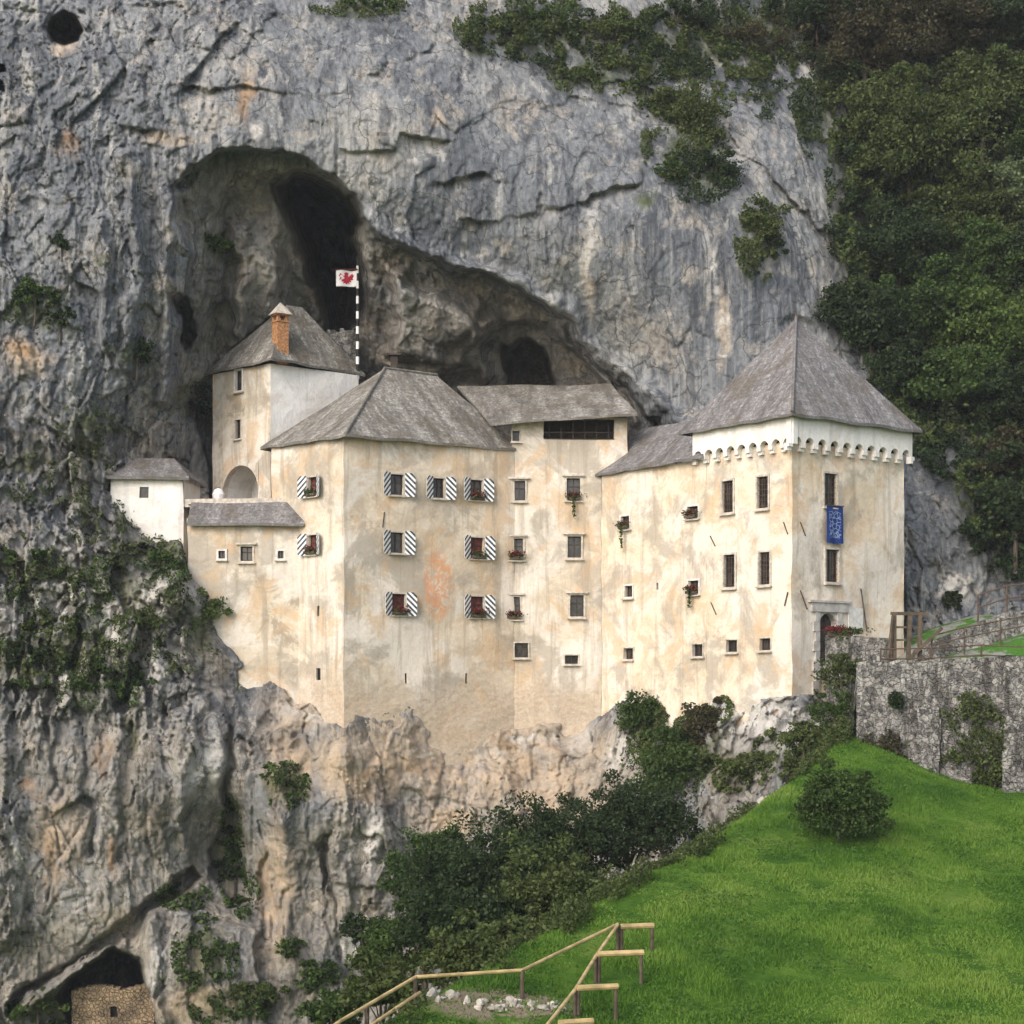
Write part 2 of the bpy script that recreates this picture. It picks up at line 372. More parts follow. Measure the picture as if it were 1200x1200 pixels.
# ------------------------------------------------------------------ the cliff
def wall_depth(px):
    """depth of the castle's wall foot at picture column px (plan polyline)"""
    pts = [T0, T1, A, B, C, D, E]; cols = [600+F*p.x/p.y for p in pts]; ys = [p.y for p in pts]
    return np.interp(px, cols, ys)
ctrl = """-250,-250,110 0,-250,118 300,-250,122 600,-250,126 900,-250,132 1200,-250,140 1450,-250,144
-250,0,102 0,0,106 200,0,108 400,0,111 600,0,115 800,0,121 1000,0,128 1200,0,131 1450,0,134
-250,150,100 0,150,104 150,150,104 300,150,105 450,150,106.5 600,150,109 800,150,113 950,150,117 1050,150,124 1200,150,125 1450,150,126
-250,300,99 0,300,102.5 100,300,103 180,300,104.5 500,300,109 650,300,108 800,300,108.5 950,300,112 1050,300,119 1200,300,119 1450,300,119
-250,450,98 0,450,101.5 100,450,103.5 200,450,107.5 300,450,113.5 450,450,114 600,450,114.5 720,450,113 800,450,110 950,450,109.5 1050,450,112 1200,450,112 1450,450,112
-250,600,97 0,600,100.5 80,600,102.2 120,600,104 190,600,107 240,560,112 1080,600,105 1200,600,106 1450,600,108
-250,700,95 0,700,98.6 100,700,100 200,680,101.6 230,720,102.4 1080,720,103 1200,700,105 1450,700,108
-250,820,95 0,820,98 100,820,98.3 200,800,99.8 255,780,101.4 1100,800,100 1200,850,98 1450,850,98
-250,1000,96 0,1000,98.4 60,960,97.8 140,950,97.6 220,930,98.8 262,960,102 275,1040,102.5 310,880,99 330,960,98.6 370,1000,99.2
0,1200,99 100,1200,101 200,1180,98 250,1100,98 300,1180,98 400,1200,98.5 450,1100,99.6 430,950,99.3
403,870,99.2 470,910,100.6 560,900,102.4 640,900,103.3 700,880,103.8 750,850,101.5 850,850,96 930,840,92 
600,1000,101 700,1000,100 800,950,95 900,900,91.5 1000,860,91 1100,950,90 1200,1200,90 600,1250,98 900,1200,92 1450,1200,90 -250,1300,98 0,1350,100 300,1350,98"""
CP = np.array([[float(v) for v in s.split(',')] for s in ctrl.split()])
def tps(px, py):
    P = CP[:, :2]/300; n = len(P)
    def U(r2): return np.where(r2 > 0, r2*np.log(r2+1e-12), 0)
    K = U(((P[:, None]-P[None])**2).sum(-1))+np.eye(n)*.01
    Q = np.hstack([np.ones((n, 1)), P]); Z = np.zeros((3, 3))
    S = np.linalg.solve(np.block([[K, Q], [Q.T, Z]]), np.concatenate([CP[:, 2], np.zeros(3)]))
    x = px/300; y = py/300; r = S[n]+S[n+1]*x+S[n+2]*y
    for i in range(n): r = r+S[i]*U((x-P[i, 0])**2+(y-P[i, 1])**2)
    return r
STEP = 1.7
gx = np.arange(-240, 1440, STEP); gy = np.arange(-240, 1340, STEP)
PX, PY = np.meshgrid(gx, gy)
cgx = np.arange(-256, 1460, 12.); cgy = np.arange(-256, 1360, 12.)
cX, cY = np.meshgrid(cgx, cgy); cT = tps(cX, cY)
def bilin(G, x, y, x0, y0, st):
    fx = np.clip((x-x0)/st, 0, G.shape[1]-1.001); fy = np.clip((y-y0)/st, 0, G.shape[0]-1.001)
    i = fx.astype(int); j = fy.astype(int); a = fx-i; b = fy-j
    return (G[j, i]*(1-a)+G[j, i+1]*a)*(1-b)+(G[j+1, i]*(1-a)+G[j+1, i+1]*a)*b
D0 = bilin(cT, PX, PY, -256, -256, 12.)
WX = (PX-600)/F*D0; WZ = (800-PY)/F*D0
# ragged outlines: warp the picture-plane coordinates of the features by noise of the rock itself
wx1 = fbm(WX*.5, D0*.5, WZ*.5, 4, 5)*9; wy1 = fbm(WX*.5, D0*.5, WZ*.5, 4, 55)*9
QX = PX+wx1; QY = PY+wy1
dD = np.zeros_like(D0)
def cave(poly, add, soft): 
    global dD
    dD = dD+add*sst(polysd(QX, QY, poly)/soft)
ARCH = [(196, 215), (232, 184), (290, 164), (350, 180), (400, 212), (432, 256), (500, 298), (590, 328), (640, 356), (692, 402), (742, 462), (800, 520), (800, 620), (250, 620), (235, 520), (212, 490), (205, 360), (222, 300), (200, 250)]
cave(ARCH, 2.6, 6); cave(ARCH, .8, 120)
cave([(226, 240), (262, 205), (300, 190), (350, 205), (395, 235), (430, 290), (432, 400), (425, 450), (300, 450), (225, 430), (232, 350)], 1.6, 26)
cave([(312, 222), (330, 194), (368, 198), (404, 220), (433, 262), (434, 394), (376, 396), (362, 345), (342, 285)], 26, 34)
cave([(446, 292), (500, 316), (560, 346), (612, 384), (600, 396), (560, 440), (520, 460), (446, 430)], -3.6, 34); cave([(262, 262), (300, 250), (334, 300), (350, 360), (345, 420), (270, 420)], -2.2, 22)
cave([(590, 400), (612, 395), (634, 412), (648, 450), (650, 490), (588, 490)], 7, 8)
cave([(500, 395), (560, 372), (640, 372), (700, 420), (735, 470), (735, 520), (500, 520)], 1.5, 14)
dD = dD+9*sst(polysd(PX+wx1*.25, PY+wy1*.25, [(54, 36), (60, 20), (76, 13), (92, 19), (100, 36), (94, 52), (76, 57), (60, 52)])/9)
cave([(-10, 74), (8, 76), (12, 86), (-10, 90)], 4, 4); cave([(-10, 97), (10, 97), (12, 108), (-10, 112)], 4, 4)
cave([(195, 335), (215, 350), (232, 395), (222, 420), (205, 400)], 5, 9)
cave([(70, 1162), (104, 1124), (136, 1102), (166, 1120), (182, 1162), (184, 1230), (70, 1230)], 12, 10)
cave([(0, 1172), (70, 1128), (140, 1072), (196, 1022), (226, 1014), (246, 1030), (222, 1046), (176, 1080), (160, 1110), (100, 1120), (50, 1165), (0, 1200)], 1.7, 12)
cave([(262, 945), (274, 926), (279, 990), (300, 1062), (268, 1068), (250, 1020)], 3.5, 9)
cave([(366, 992), (384, 972), (384, 1000), (376, 1060), (368, 1040)], 1.6, 7)
cave([(915, 400), (905, 380), (935, 366), (962, 380), (965, 420)], .4, 14)
cave([(330, 1066), (316, 990), (300, 1030), (300, 1200), (330, 1200)], .8, 8)
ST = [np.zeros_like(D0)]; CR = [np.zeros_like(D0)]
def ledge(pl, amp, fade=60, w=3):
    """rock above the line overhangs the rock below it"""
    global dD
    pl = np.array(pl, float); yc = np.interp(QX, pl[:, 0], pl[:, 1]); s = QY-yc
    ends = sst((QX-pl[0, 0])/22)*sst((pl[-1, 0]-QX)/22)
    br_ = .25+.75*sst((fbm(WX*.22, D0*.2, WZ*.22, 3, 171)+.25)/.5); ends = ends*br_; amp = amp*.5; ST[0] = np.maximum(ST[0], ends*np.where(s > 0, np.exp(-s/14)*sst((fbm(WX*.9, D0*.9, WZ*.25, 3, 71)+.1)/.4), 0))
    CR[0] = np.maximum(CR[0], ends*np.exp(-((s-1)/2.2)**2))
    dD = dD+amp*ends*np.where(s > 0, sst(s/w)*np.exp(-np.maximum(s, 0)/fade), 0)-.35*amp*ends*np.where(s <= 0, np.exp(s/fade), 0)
for pl, a, f in (([(380, 178), (452, 180), (470, 158), (530, 152)], 1.5, 40), ([(500, 216), (540, 210), (600, 206)], 1.2, 30), ([(530, 262), (590, 260), (650, 250), (700, 226), (760, 206)], 1.3, 60),
                 ([(540, 142), (600, 124), (700, 122), (740, 130)], 1.1, 30), ([(0, 240), (40, 236), (70, 240), (100, 214)], 1.3, 40), ([(200, 104), (236, 84), (262, 40), (300, 10)], 1.2, 40), ([(190, 108), (220, 100), (300, 110), (380, 118), (440, 82), (520, 50)], .9, 30),
                 ([(60, 300), (90, 330), (130, 350)], 1.2, 50), ([(120, 150), (160, 142), (195, 148)], 1.4, 40), ([(690, 100), (760, 90), (840, 130), (880, 190)], 1.0, 40), ([(840, 160), (900, 200), (960, 262), (1000, 300)], 1.2, 40),
                 ([(0, 700), (60, 690), (120, 700)], 1.2, 50), ([(160, 690), (200, 720), (250, 705)], 2.6, 30), ([(0, 800), (60, 800), (150, 830), (240, 800)], 1.0, 60), ([(280, 870), (330, 880), (380, 850)], 1.0, 40), ([(340, 986), (360, 1000), (384, 985)], 2.0, 40),
                 ([(380, 1034), (420, 1040), (460, 1028), (500, 1000)], 1.2, 40), ([(440, 880), (520, 880), (600, 860), (700, 850)], 1.0, 30), ([(460, 930), (520, 935), (620, 950)], 1.2, 30), ([(40, 960), (100, 930), (160, 960)], 1.0, 40), ([(300, 800), (350, 830), (400, 850)], .8, 30)):
    ledge(pl, a, f)
def ridge(pl, amp, w):
    global dD
    dD = dD-amp*np.exp(-(linedist(QX, QY, pl)/w)**2)
for pl, a, wd in (([(440, 262), (520, 305), (600, 330), (650, 358), (700, 402), (760, 462), (800, 500)], 1.3, 9), ([(655, 385), (710, 440), (745, 490)], 1.0, 5), ([(560, 388), (565, 440)], 1.5, 10), ([(285, 330), (290, 430)], 1.5, 14), ([(320, 260), (318, 400)], 1.2, 12),
                  ([(250, 240), (255, 340)], 1.2, 10), ([(200, 230), (195, 330), (200, 470)], 1.4, 8), ([(150, 180), (165, 300), (150, 430)], 1.2, 10), ([(120, 260), (128, 400)], .9, 9), ([(40, 1180), (90, 1140), (150, 1100)], 1.6, 7),
                  ([(0, 880), (2, 1100)], 1.2, 14), ([(100, 830), (104, 1000)], -.7, 6), ([(145, 830), (147, 1000)], -.6, 8), ([(70, 880), (68, 930)], -.4, 4), ([(212, 850), (216, 1000)], .8, 8), ([(178, 1080), (186, 1200)], 1.2, 9), ([(330, 890), (336, 1100)], .8, 12),
                  ([(400, 880), (398, 1080)], .9, 14), ([(440, 960), (442, 1050)], .8, 12), ([(560, 880), (600, 960)], 1.2, 16), ([(640, 870), (690, 900), (640, 960)], 1.2, 14), ([(270, 820), (272, 960)], -1.6, 6), ([(200, 700), (215, 620)], .8, 12)):
    ridge(pl, a, wd)
# fractured detail (amplitude per region: the upper right face is smooth, the left and the foot are craggy)
rough = .55+.32*sst((260-PX)/120)+.45*sst((PY-560)/100)+.5*sst((PX-360)/60)*sst((560-PX)/80)*sst((PY-230)/30)*sst((480-PY)/40)
rough = np.clip(rough, .5, 1.15)*.78*(1-.35*sst((PX-280)/60)*sst((620-PY)/60)*sst((1000-PX)/40))*(1-.3*sst((PX-640)/60)*sst((PY-200)/60)*sst((960-PX)/40))
smooth_low = sst((PX-10)/30)*sst((400-PX)/40)*sst((PY-860)/40); rough = rough*(1-.42*smooth_low)
Db = D0+dD; WX = (PX-600)/F*Db; WZ = (800-PY)/F*Db; WYv = Db
qx = WX+fbm(WX*.3, WYv*.3, WZ*.3, 3, 81)*.55; qz = WZ+fbm(WX*.3, WYv*.3, WZ*.3, 3, 91)*.55
det = .8*fbm(WX*.14, WYv*.14, WZ*.09, 3, 3)
det = det-.30*ridged(qx*.5, WYv*.3, qz*.12, 4, 23)
f1, e1 = facets(qx*.34, WYv*.25, qz*.14, 7); f2, e2 = facets(qx*.95, WYv*.7, qz*.4, 19)
f3, e3 = facets(qx*2.3, WYv*1.8, qz*1.05, 29)
det = det+.42*f1+.32*f2+.18*f3+.22*np.exp(-(e1/.04)**2)+.10*np.exp(-(e2/.05)**2)
det = det+.16*fbm(qx*1.9, WYv*1.9, qz*1.3, 4, 41)
det = det+.10*np.abs(vnoise(qx*4.1, WYv*4.1, qz*3.0, 61))
f4, e4 = facets(qx*4.6, WYv*4, qz*2.6, 39)
det = det+(.13*f4+.06*np.exp(-(e4/.08)**2))
lowr = sst((PX-700)/30)*sst((960-PX)/30)*sst((PY-790)/20)
leftr = sst((250-PX)/60)*sst((PY-480)/60)*sst((860-PY)/40)
det = det*rough+(lowr*.5+leftr*.35)*(f2+f3*.6)
foot = None
R = Db+det
# behind the castle the rock stays behind the walls; at the wall foot it comes out in front of them
base_y = np.interp(PX, [215, 235, 262, 290, 330, 380, 403, 450, 500, 560, 620, 660, 700, 722, 760, 800, 840, 900, 935, 960, 990, 1010], [640, 690, 745, 788, 808, 832, 836, 838, 846, 852, 842, 836, 824, 815, 812, 822, 806, 800, 805, 800, 790, 790])
bn = fbm(WX*.5, WYv*.5, WZ*.5, 4, 301)*17+fbm(WX*.16, WYv*.16, WZ*.16, 3, 317)*20
s = PY-base_y-bn
inr = sst((PX-212)/10)*sst((1046-PX)/10)
wd = wall_depth(PX)
roofl = np.interp(PX, [212, 240, 250, 330, 425, 450, 520, 600, 720, 745, 800, 935, 1060], [590, 585, 440, 375, 440, 436, 440, 462, 462, 500, 500, 385, 490])
hid = sst((PY-roofl-4)/14)
tgt_back = np.maximum(R, wd+1.2+3*sst((base_y-60-PY)/80)+hid*3)
tgt_back = np.where(PY < roofl+18, R, np.maximum(tgt_back, 1.2+wd))
lowf = wd-.25-1.2*sst(s/60)+det*.55*sst((s+6)/22)
lowb = np.minimum(R, lowf)*1.0
k = sst((s+3)/7)
blend_low = sst((s-30)/90)
low = (1-blend_low)*np.minimum(lowf, wd+.05)+blend_low*np.minimum(R, wd-.2)
R = R*(1-inr)+inr*((1-k)*tgt_back+k*low)
# keep: rock must clear the keep and the roofs
cl = np.interp(PX, [236, 246, 330, 430, 520, 740, 760, 800, 935, 1062, 1076], [0, 114, 116.5, 116.5, 115.5, 114.5, 111.5, 107.5, 106.5, 103.5, 0])
R = np.where((PY > roofl-14) & (s < -8) & (PX > 246) & (PX < 1062), np.maximum(R, cl), R)
def rock_at(px, py):
    d = float(bilin(R, np.array(float(px)), np.array(float(py)), gx[0], gy[0], STEP)); return ray(px, py, d)
VX = (PX-600)/F*R; VZ = (800-PY)/F*R
V = np.stack([VX, R, VZ], -1).reshape(-1, 3)
H_, W_ = PX.shape
ii = np.arange(H_*W_).reshape(H_, W_)
Q = np.stack([ii[:-1, :-1], ii[1:, :-1], ii[1:, 1:], ii[:-1, 1:]], -1).reshape(-1, 4)
me = npmesh('cliff', V, Q, M_rock, smooth=False)
def blobs(lst, soft=.6):
    m = np.zeros_like(PX)
    for cx, cy, rx, ry in lst:
        r = np.hypot((QX-cx)/rx, (QY-cy)/ry); m = np.maximum(m, sst((1-r)/soft))
    return m
VEGB = [(40, 360, 40, 26), (160, 415, 22, 22), (120, 300, 14, 12), (40, 540, 40, 22), (100, 520, 30, 50), (30, 660, 60, 26), (90, 690, 60, 50), (60, 760, 60, 40), (130, 760, 60, 60), (190, 640, 36, 40), (200, 600, 22, 24), (170, 700, 60, 40), (220, 740, 40, 50),
        (30, 780, 50, 30), (150, 640, 46, 22), (225, 470, 22, 32), (255, 290, 24, 18), (100, 800, 50, 24), (150, 860, 14, 30), (270, 1000, 14, 60), (215, 1050, 34, 18), (240, 1120, 40, 50), (270, 1180, 50, 30), (60, 1180, 30, 20), (330, 1110, 14, 12), (370, 1140, 30, 20), (330, 920, 30, 24), (285, 800, 12, 12),
        (640, 40, 90, 34), (740, 60, 110, 40), (850, 40, 120, 50), (560, 60, 20, 14), (420, 8, 50, 14), (700, 90, 60, 20), (960, 120, 30, 60), (810, 160, 46, 60), (830, 215, 30, 30), (890, 280, 26, 46), (760, 230, 20, 14), (1010, 200, 40, 260), (1090, 500, 50, 60), (1160, 560, 60, 90), (1150, 200, 160, 330),
        (1130, 480, 90, 60), (950, 740, 20, 20), (880, 830, 16, 12), (760, 850, 34, 40), (820, 860, 50, 50), (860, 900, 60, 40), (940, 880, 60, 30)]
moss = blobs(VEGB, .7)
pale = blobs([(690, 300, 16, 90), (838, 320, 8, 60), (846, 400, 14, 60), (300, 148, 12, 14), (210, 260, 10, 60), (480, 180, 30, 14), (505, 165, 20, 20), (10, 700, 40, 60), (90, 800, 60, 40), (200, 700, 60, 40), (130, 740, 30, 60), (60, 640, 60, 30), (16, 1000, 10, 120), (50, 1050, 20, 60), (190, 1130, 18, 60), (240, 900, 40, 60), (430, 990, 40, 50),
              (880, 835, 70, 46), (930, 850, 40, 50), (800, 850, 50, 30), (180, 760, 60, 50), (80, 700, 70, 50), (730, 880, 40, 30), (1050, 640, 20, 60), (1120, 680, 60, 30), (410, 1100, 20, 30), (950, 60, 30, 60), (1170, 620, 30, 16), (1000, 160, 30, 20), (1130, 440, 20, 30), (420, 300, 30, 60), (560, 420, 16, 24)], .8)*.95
pale = np.maximum(np.maximum(pale, ST[0]*.8), blobs([(500, 370, 80, 80), (320, 320, 50, 120), (610, 400, 70, 40), (570, 420, 40, 40)], 1)*.4)  # cave blobs: paler dry rock, colour also lightened to offset the cave's shade
tan = blobs([(560, 890, 220, 90), (470, 890, 120, 60), (560, 860, 200, 50), (640, 930, 100, 70), (350, 830, 70, 40), (400, 900, 40, 60), (520, 960, 60, 40), (430, 930, 36, 30), (846, 380, 12, 70), (512, 130, 12, 14), (285, 110, 14, 34), (320, 1040, 26, 130), (790, 840, 30, 50), (340, 900, 40, 60), (78, 56, 22, 8), (195, 160, 40, 14), (690, 330, 12, 60), (30, 420, 40, 40), (230, 1180, 80, 30), (70, 980, 40, 80)], .8)*.75
rust = blobs([(60, 1010, 16, 80), (118, 890, 14, 40), (130, 1000, 12, 40), (40, 930, 20, 16), (500, 900, 40, 24), (430, 910, 30, 12), (25, 410, 30, 20), (80, 170, 20, 30), (285, 120, 10, 30), (600, 870, 60, 12)], .9)*.6
dark = blobs([(150, 920, 14, 90), (104, 900, 8, 80), (270, 860, 12, 80), (220, 380, 16, 50), (240, 700, 24, 16), (185, 240, 10, 30)], .9)*.3; dark = np.maximum(dark, CR[0]*.4)  # dark tint, mostly in grooves and hollows, and just below ledge lines
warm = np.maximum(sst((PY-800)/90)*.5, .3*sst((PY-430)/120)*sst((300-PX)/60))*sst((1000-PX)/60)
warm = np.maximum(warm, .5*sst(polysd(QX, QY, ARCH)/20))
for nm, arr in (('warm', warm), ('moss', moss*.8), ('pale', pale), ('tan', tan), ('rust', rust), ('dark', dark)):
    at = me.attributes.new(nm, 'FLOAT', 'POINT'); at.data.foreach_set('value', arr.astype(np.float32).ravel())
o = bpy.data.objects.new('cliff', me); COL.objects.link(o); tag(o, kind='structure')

# ------------------------------------------------------------------ meadow hill, plateau by the gate
def hillz(X, Y):
    X = np.asarray(X, float); Y = np.asarray(Y, float)
    z = np.where(Y < 40, -1.7-.2425*Y-.0638*X*Y/40, -19.4+.2*Y-.0638*X)
    lx = -3.9+(Y-46)*.536; lx = np.where(Y < 46, -3.9-(46-Y)*.5, lx)
    d = (lx-X)*.88
    bump = .35*fbm(X*.12, Y*.12, X*0, 3, 9)+.08*fbm(X*.7, Y*.7, X*0, 3, 19)
    fall = np.where(d > 0, np.sqrt(d*d+.5)-.7, 0)*1.15
    dip = .8*sst((X-18)/4)*sst((Y-74)/6)-1.0*np.exp(-((X-17)/3.8)**2)*sst((Y-72)/12)
    return np.maximum(z+bump-fall-dip, -30+bump*2)
hx = np.concatenate([np.linspace(-160, -30, 30), np.arange(-29.6, 40, .4), np.linspace(41, 160, 30)]); hy = np.concatenate([np.linspace(-30, 38, 20), np.arange(38.4, 97, .4), np.linspace(98, 112, 8)])
HX, HY = np.meshgrid(hx, hy); HZ = hillz(HX, HY)
ii = np.arange(HX.size).reshape(HX.shape); Q = np.stack([ii[:-1, :-1], ii[:-1, 1:], ii[1:, 1:], ii[1:, :-1]], -1).reshape(-1, 4)
o = bpy.data.objects.new('ground', npmesh('ground', np.stack([HX, HY, HZ], -1).reshape(-1, 3), Q, M_grass, True)); COL.objects.link(o); tag(o, kind='structure')
WR0 = Vector((17.0, 84.2)); WR1 = Vector((25.5, 80.6)); WR2 = Vector((36, 78))
def platz(X, Y):
    X = np.asarray(X, float); Y = np.asarray(Y, float)
    return .72+.30*np.clip(X-20.8, 0, 7)*sst((Y-84.5)/5)+.05*fbm(X*.6, Y*.6, X*0, 3, 77)+1.2*sst((Y-97)/5)
xs = np.linspace(0, 1, 70); ys = np.linspace(0, 1, 60)
PU, PV = np.meshgrid(xs, ys)
fx_ = WR0.x+.4+PU*24; fy_ = np.where(fx_ < WR1.x, WR0.y+(fx_-WR0.x)*(WR1.y-WR0.y)/(WR1.x-WR0.x), WR1.y+(fx_-WR1.x)*(WR2.y-WR1.y)/(WR2.x-WR1.x))+.3
by_ = 103.0; GY = fy_+(by_-fy_)*PV; GX = fx_
Q = np.arange(PU.size).reshape(PU.shape); Q = np.stack([Q[:-1, :-1], Q[:-1, 1:], Q[1:, 1:], Q[1:, :-1]], -1).reshape(-1, 4)
o = bpy.data.objects.new('path', npmesh('path', np.stack([GX, GY, platz(GX, GY)], -1).reshape(-1, 3), Q, M_path, True)); COL.objects.link(o); tag(o, kind='structure')

# ------------------------------------------------------------------ CASTLE
castle = empty('castle', (2, 104, 0))
tag(castle, 'large cream plastered medieval castle with shingle roofs built into the cave mouth of the cliff', 'castle')
def wob(p):
    x, y, z = p; s_ = .05
    return Vector((x+s_*math.sin(x*.9+z*1.3)*math.cos(z*.7+y), y+s_*math.sin(y*.8-z*1.1+x*.5), z))
def holed(mb, f, z0, z1, holes, depth=.32, u0=0, u1=None):
    """wall face with real openings and reveals. holes: (u,z,w,h)"""
    u1 = f.L if u1 is None else u1
    us = {u0, u1}; zs = {z0, z1}
    for u, z, w_, h_ in holes: us |= {u-w_/2, u+w_/2}; zs |= {z-h_/2, z+h_/2}
    def dens(s_):
        s_ = sorted(s_); r = [s_[0]]
        for v in s_[1:]:
            n = int((v-r[-1])/.9)+1; b0 = r[-1]
            r += [b0+(v-b0)*i/n for i in range(1, n+1)]
        return r
    us = dens(us); zs = dens(zs)
    for a, b in zip(us[:-1], us[1:]):
        for c, d in zip(zs[:-1], zs[1:]):
            um = (a+b)/2; zm = (c+d)/2
            if b-a < 1e-6 or d-c < 1e-6 or any(abs(um-u) < w_/2 and abs(zm-z) < h_/2 for u, z, w_, h_ in holes): continue
            mb.poly([wob(f.at(a, c)), wob(f.at(b, c)), wob(f.at(b, d)), wob(f.at(a, d))])
    for u, z, w_, h_ in holes:
        q = [(u-w_/2, z-h_/2), (u+w_/2, z-h_/2), (u+w_/2, z+h_/2), (u-w_/2, z+h_/2)]
        for i in range(4):
            a, b = q[i], q[(i+1) % 4]
            mb.poly([wob(f.at(*a)), wob(f.at(*b)), wob(f.at(*b))-Vector((f.n.x, f.n.y, 0))*depth, wob(f.at(*a))-Vector((f.n.x, f.n.y, 0))*depth])

STRIPE = NT('striped_paint'); tq = STRIPE
uvn = tq.sep(tq.n('ShaderNodeUVMap').outputs[0])
fr = tq.math('FRACT', tq.math('MULTIPLY', tq.math('ADD', uvn[0], uvn[1]), 1/.34))
dirt = tq.ramp(tq.noise(tq.pos(), 5, 4), (.4, .7, 0, .3))
M_stripe = tq.out(tq.mix(dirt, tq.mix(tq.math('GREATER_THAN', fr, .5), (.72, .72, .72), (.012, .022, .04)), (.3, .28, .25)), None, .5, .3)
FLOW = []
def window(f, px, py, wpx, hpx, kind='frame', label=None, flowers=None, parent=None):
    """opening on face f at the photograph's place; returns the hole (u, z, w, h)"""
    u, z = f.hit(px, py); uL, _ = f.hit(px-wpx/2, py); uR, _ = f.hit(px+wpx/2, py); _, zT = f.hit(px, py-hpx/2); _, zB = f.hit(px, py+hpx/2)
    w_ = abs(uR-uL); h_ = zT-zB; pr = parent or castle
    c = f.at(u, z); rz = f.rot(); dep = .22
    m = MB(); t_ = .09 if kind != 'slit' else .03; pj = .045
    # surround: a stone frame slightly proud of the plaster (local: x along wall, -y outwards)
    T = .11 if kind in ('tall', 'white', 'lintel') else .07
    if kind == 'slit':
        m.box((0, .12, 0), (w_+.02, .04, h_+.02)); wo = m.build('window', M_dark, pr, c, rot=(0, 0, rz), local=True)
        return (u, z, w_, h_)
    for cx, cz, dx, dz in ((0, h_/2+T/2-.001, w_+2*T, T), (-w_/2-T/2+.001, 0, T, h_), (w_/2+T/2-.001, 0, T, h_)):
        m.box((cx, .05, cz), (dx, .22, dz))
    m.box((0, .05, -h_/2-T/2), (w_+2*T, .22, T))
    wo = m.build('window', M_wframe if kind == 'white' else M_frame, pr, c, rot=(0, 0, rz), local=True)
    if label: wo['label'] = label
    def sub(mb, name, mat):
        o2 = mb.build(name, mat, None, (0, 0, 0), local=True); o2.parent = wo; return o2
    m = MB(); m.box((0, dep+.02, 0), (w_+.04, .03, h_+.04)); sub(m, 'pane', M_curtain if kind == 'shutter' and flowers != 'plain' and (int(px) % 3) else M_glass)
    m = MB()       # sash bars
    for a in (-1, 1): m.box((a*(w_/2-.03), dep-.03, 0), (.06, .05, h_))
    m.box((0, dep-.035, h_/2-.03), (w_, .05, .06)); m.box((0, dep-.035, -h_/2+.03), (w_, .05, .06)); m.box((0, dep-.032, 0), (.05, .04, h_))
    if h_ > .8: m.box((0, dep-.038, h_*.12), (w_, .04, .045))
    if h_ > 1.5: m.box((0, dep-.038, -h_*.2), (w_, .04, .045))
    sub(m, 'sash', M_wframe if kind == 'frame' else M_soffit)
    m = MB(); m.box((0, -.10, -h_/2-T-.03), (w_+2*T+.1, .24, .07)); sub(m, 'sill', M_frame)
    if kind == 'lintel':
        m = MB(); m.box((0, -.09, h_/2+T+.05), (w_+2*T+.3, .26, .1)); sub(m, 'lintel', M_frame)
    if kind == 'tall':
        m = MB()
        for i in range(4): m.box((-w_/2+w_*(i+.5)/4, .06, 0), (.02, .02, h_))
        for i in range(6): m.box((0, .058, -h_/2+h_*(i+.5)/6), (w_, .02, .02))
        sub(m, 'window_grille', M_iron)
    if kind == 'shutter':
        for sgn in (-1, 1):
            m = MB(); sw = .62; ang = math.radians(24); hx_ = sgn*(w_/2+.03); hh = h_/2+.1
            def P(a, b, o): return Vector((hx_+sgn*a*math.cos(ang)+sgn*o*math.sin(ang)*0, -.1-a*math.sin(ang)-o, b))
            n0 = 9; cut = .2
            prof = [(0, -hh), (sw-cut*.4, -hh), (sw, -hh+cut*.6), (sw, hh-cut), (sw-cut, hh), (0, hh)]
            for o_ in (0, .04):
                pts = [P(a, b, o_) for a, b in prof]
                m.poly(pts if (o_ == 0) == (sgn < 0) else pts[::-1], [(a, b+5) for a, b in (prof if (o_ == 0) == (sgn < 0) else prof[::-1])])
            for i in range(len(prof)):
                a, b = prof[i], prof[(i+1) % len(prof)]
                m.poly([P(*a, 0), P(*b, 0), P(*b, .04), P(*a, .04)])
            sub(m, 'shutter', M_stripe)
    if flowers and flowers != 'plain': FLOW.append((f, u, z-h_/2-.02, w_, flowers, label))
    return (u, z, w_, h_)

LBL = 'striped shutters'
hA = [window(fA, 367, 570, 11, 22, 'shutter', flowers='green'), window(fA, 367, 638, 11, 22, 'shutter', flowers='redg'), window(fA, 373, 716, 3, 12, 'slit'), window(fA, 373, 790, 5, 14, 'slit')]
hB = [window(fB, 465, 568, 16, 24, 'shutter', flowers='plain'), window(fB, 514, 572, 14, 23, 'shutter', flowers='plain'), window(fB, 558, 574, 15, 23, 'shutter', flowers='red1'),
      window(fB, 465, 636, 16, 24, 'shutter', flowers='plain'), window(fB, 559, 642, 16, 24, 'shutter', flowers='green2'), window(fB, 467, 708, 16, 24, 'shutter', flowers='red3'), window(fB, 559, 711, 16, 24, 'shutter', flowers='red4'),
      window(fB, 476, 795, 2.5, 12, 'slit'), window(fB, 546, 795, 2.5, 12, 'slit')]
hC = [window(fC2, 608, 575, 15, 23, 'lintel'), window(fC2, 672, 573, 16, 25, 'lintel', flowers='trail1'), window(fC2, 605, 643, 16, 24, 'lintel', flowers='red5'), window(fC2, 673, 641, 16, 25, 'lintel'),
      window(fC2, 602, 712, 16, 25, 'lintel', flowers='red6'), window(fC2, 676, 710, 16, 25, 'lintel'), window(fC2, 611, 762, 16, 17, 'plain'), window(fC2, 670, 773, 16, 10, 'plain'), window(fC2, 605, 511, 9, 12, 'plain')]
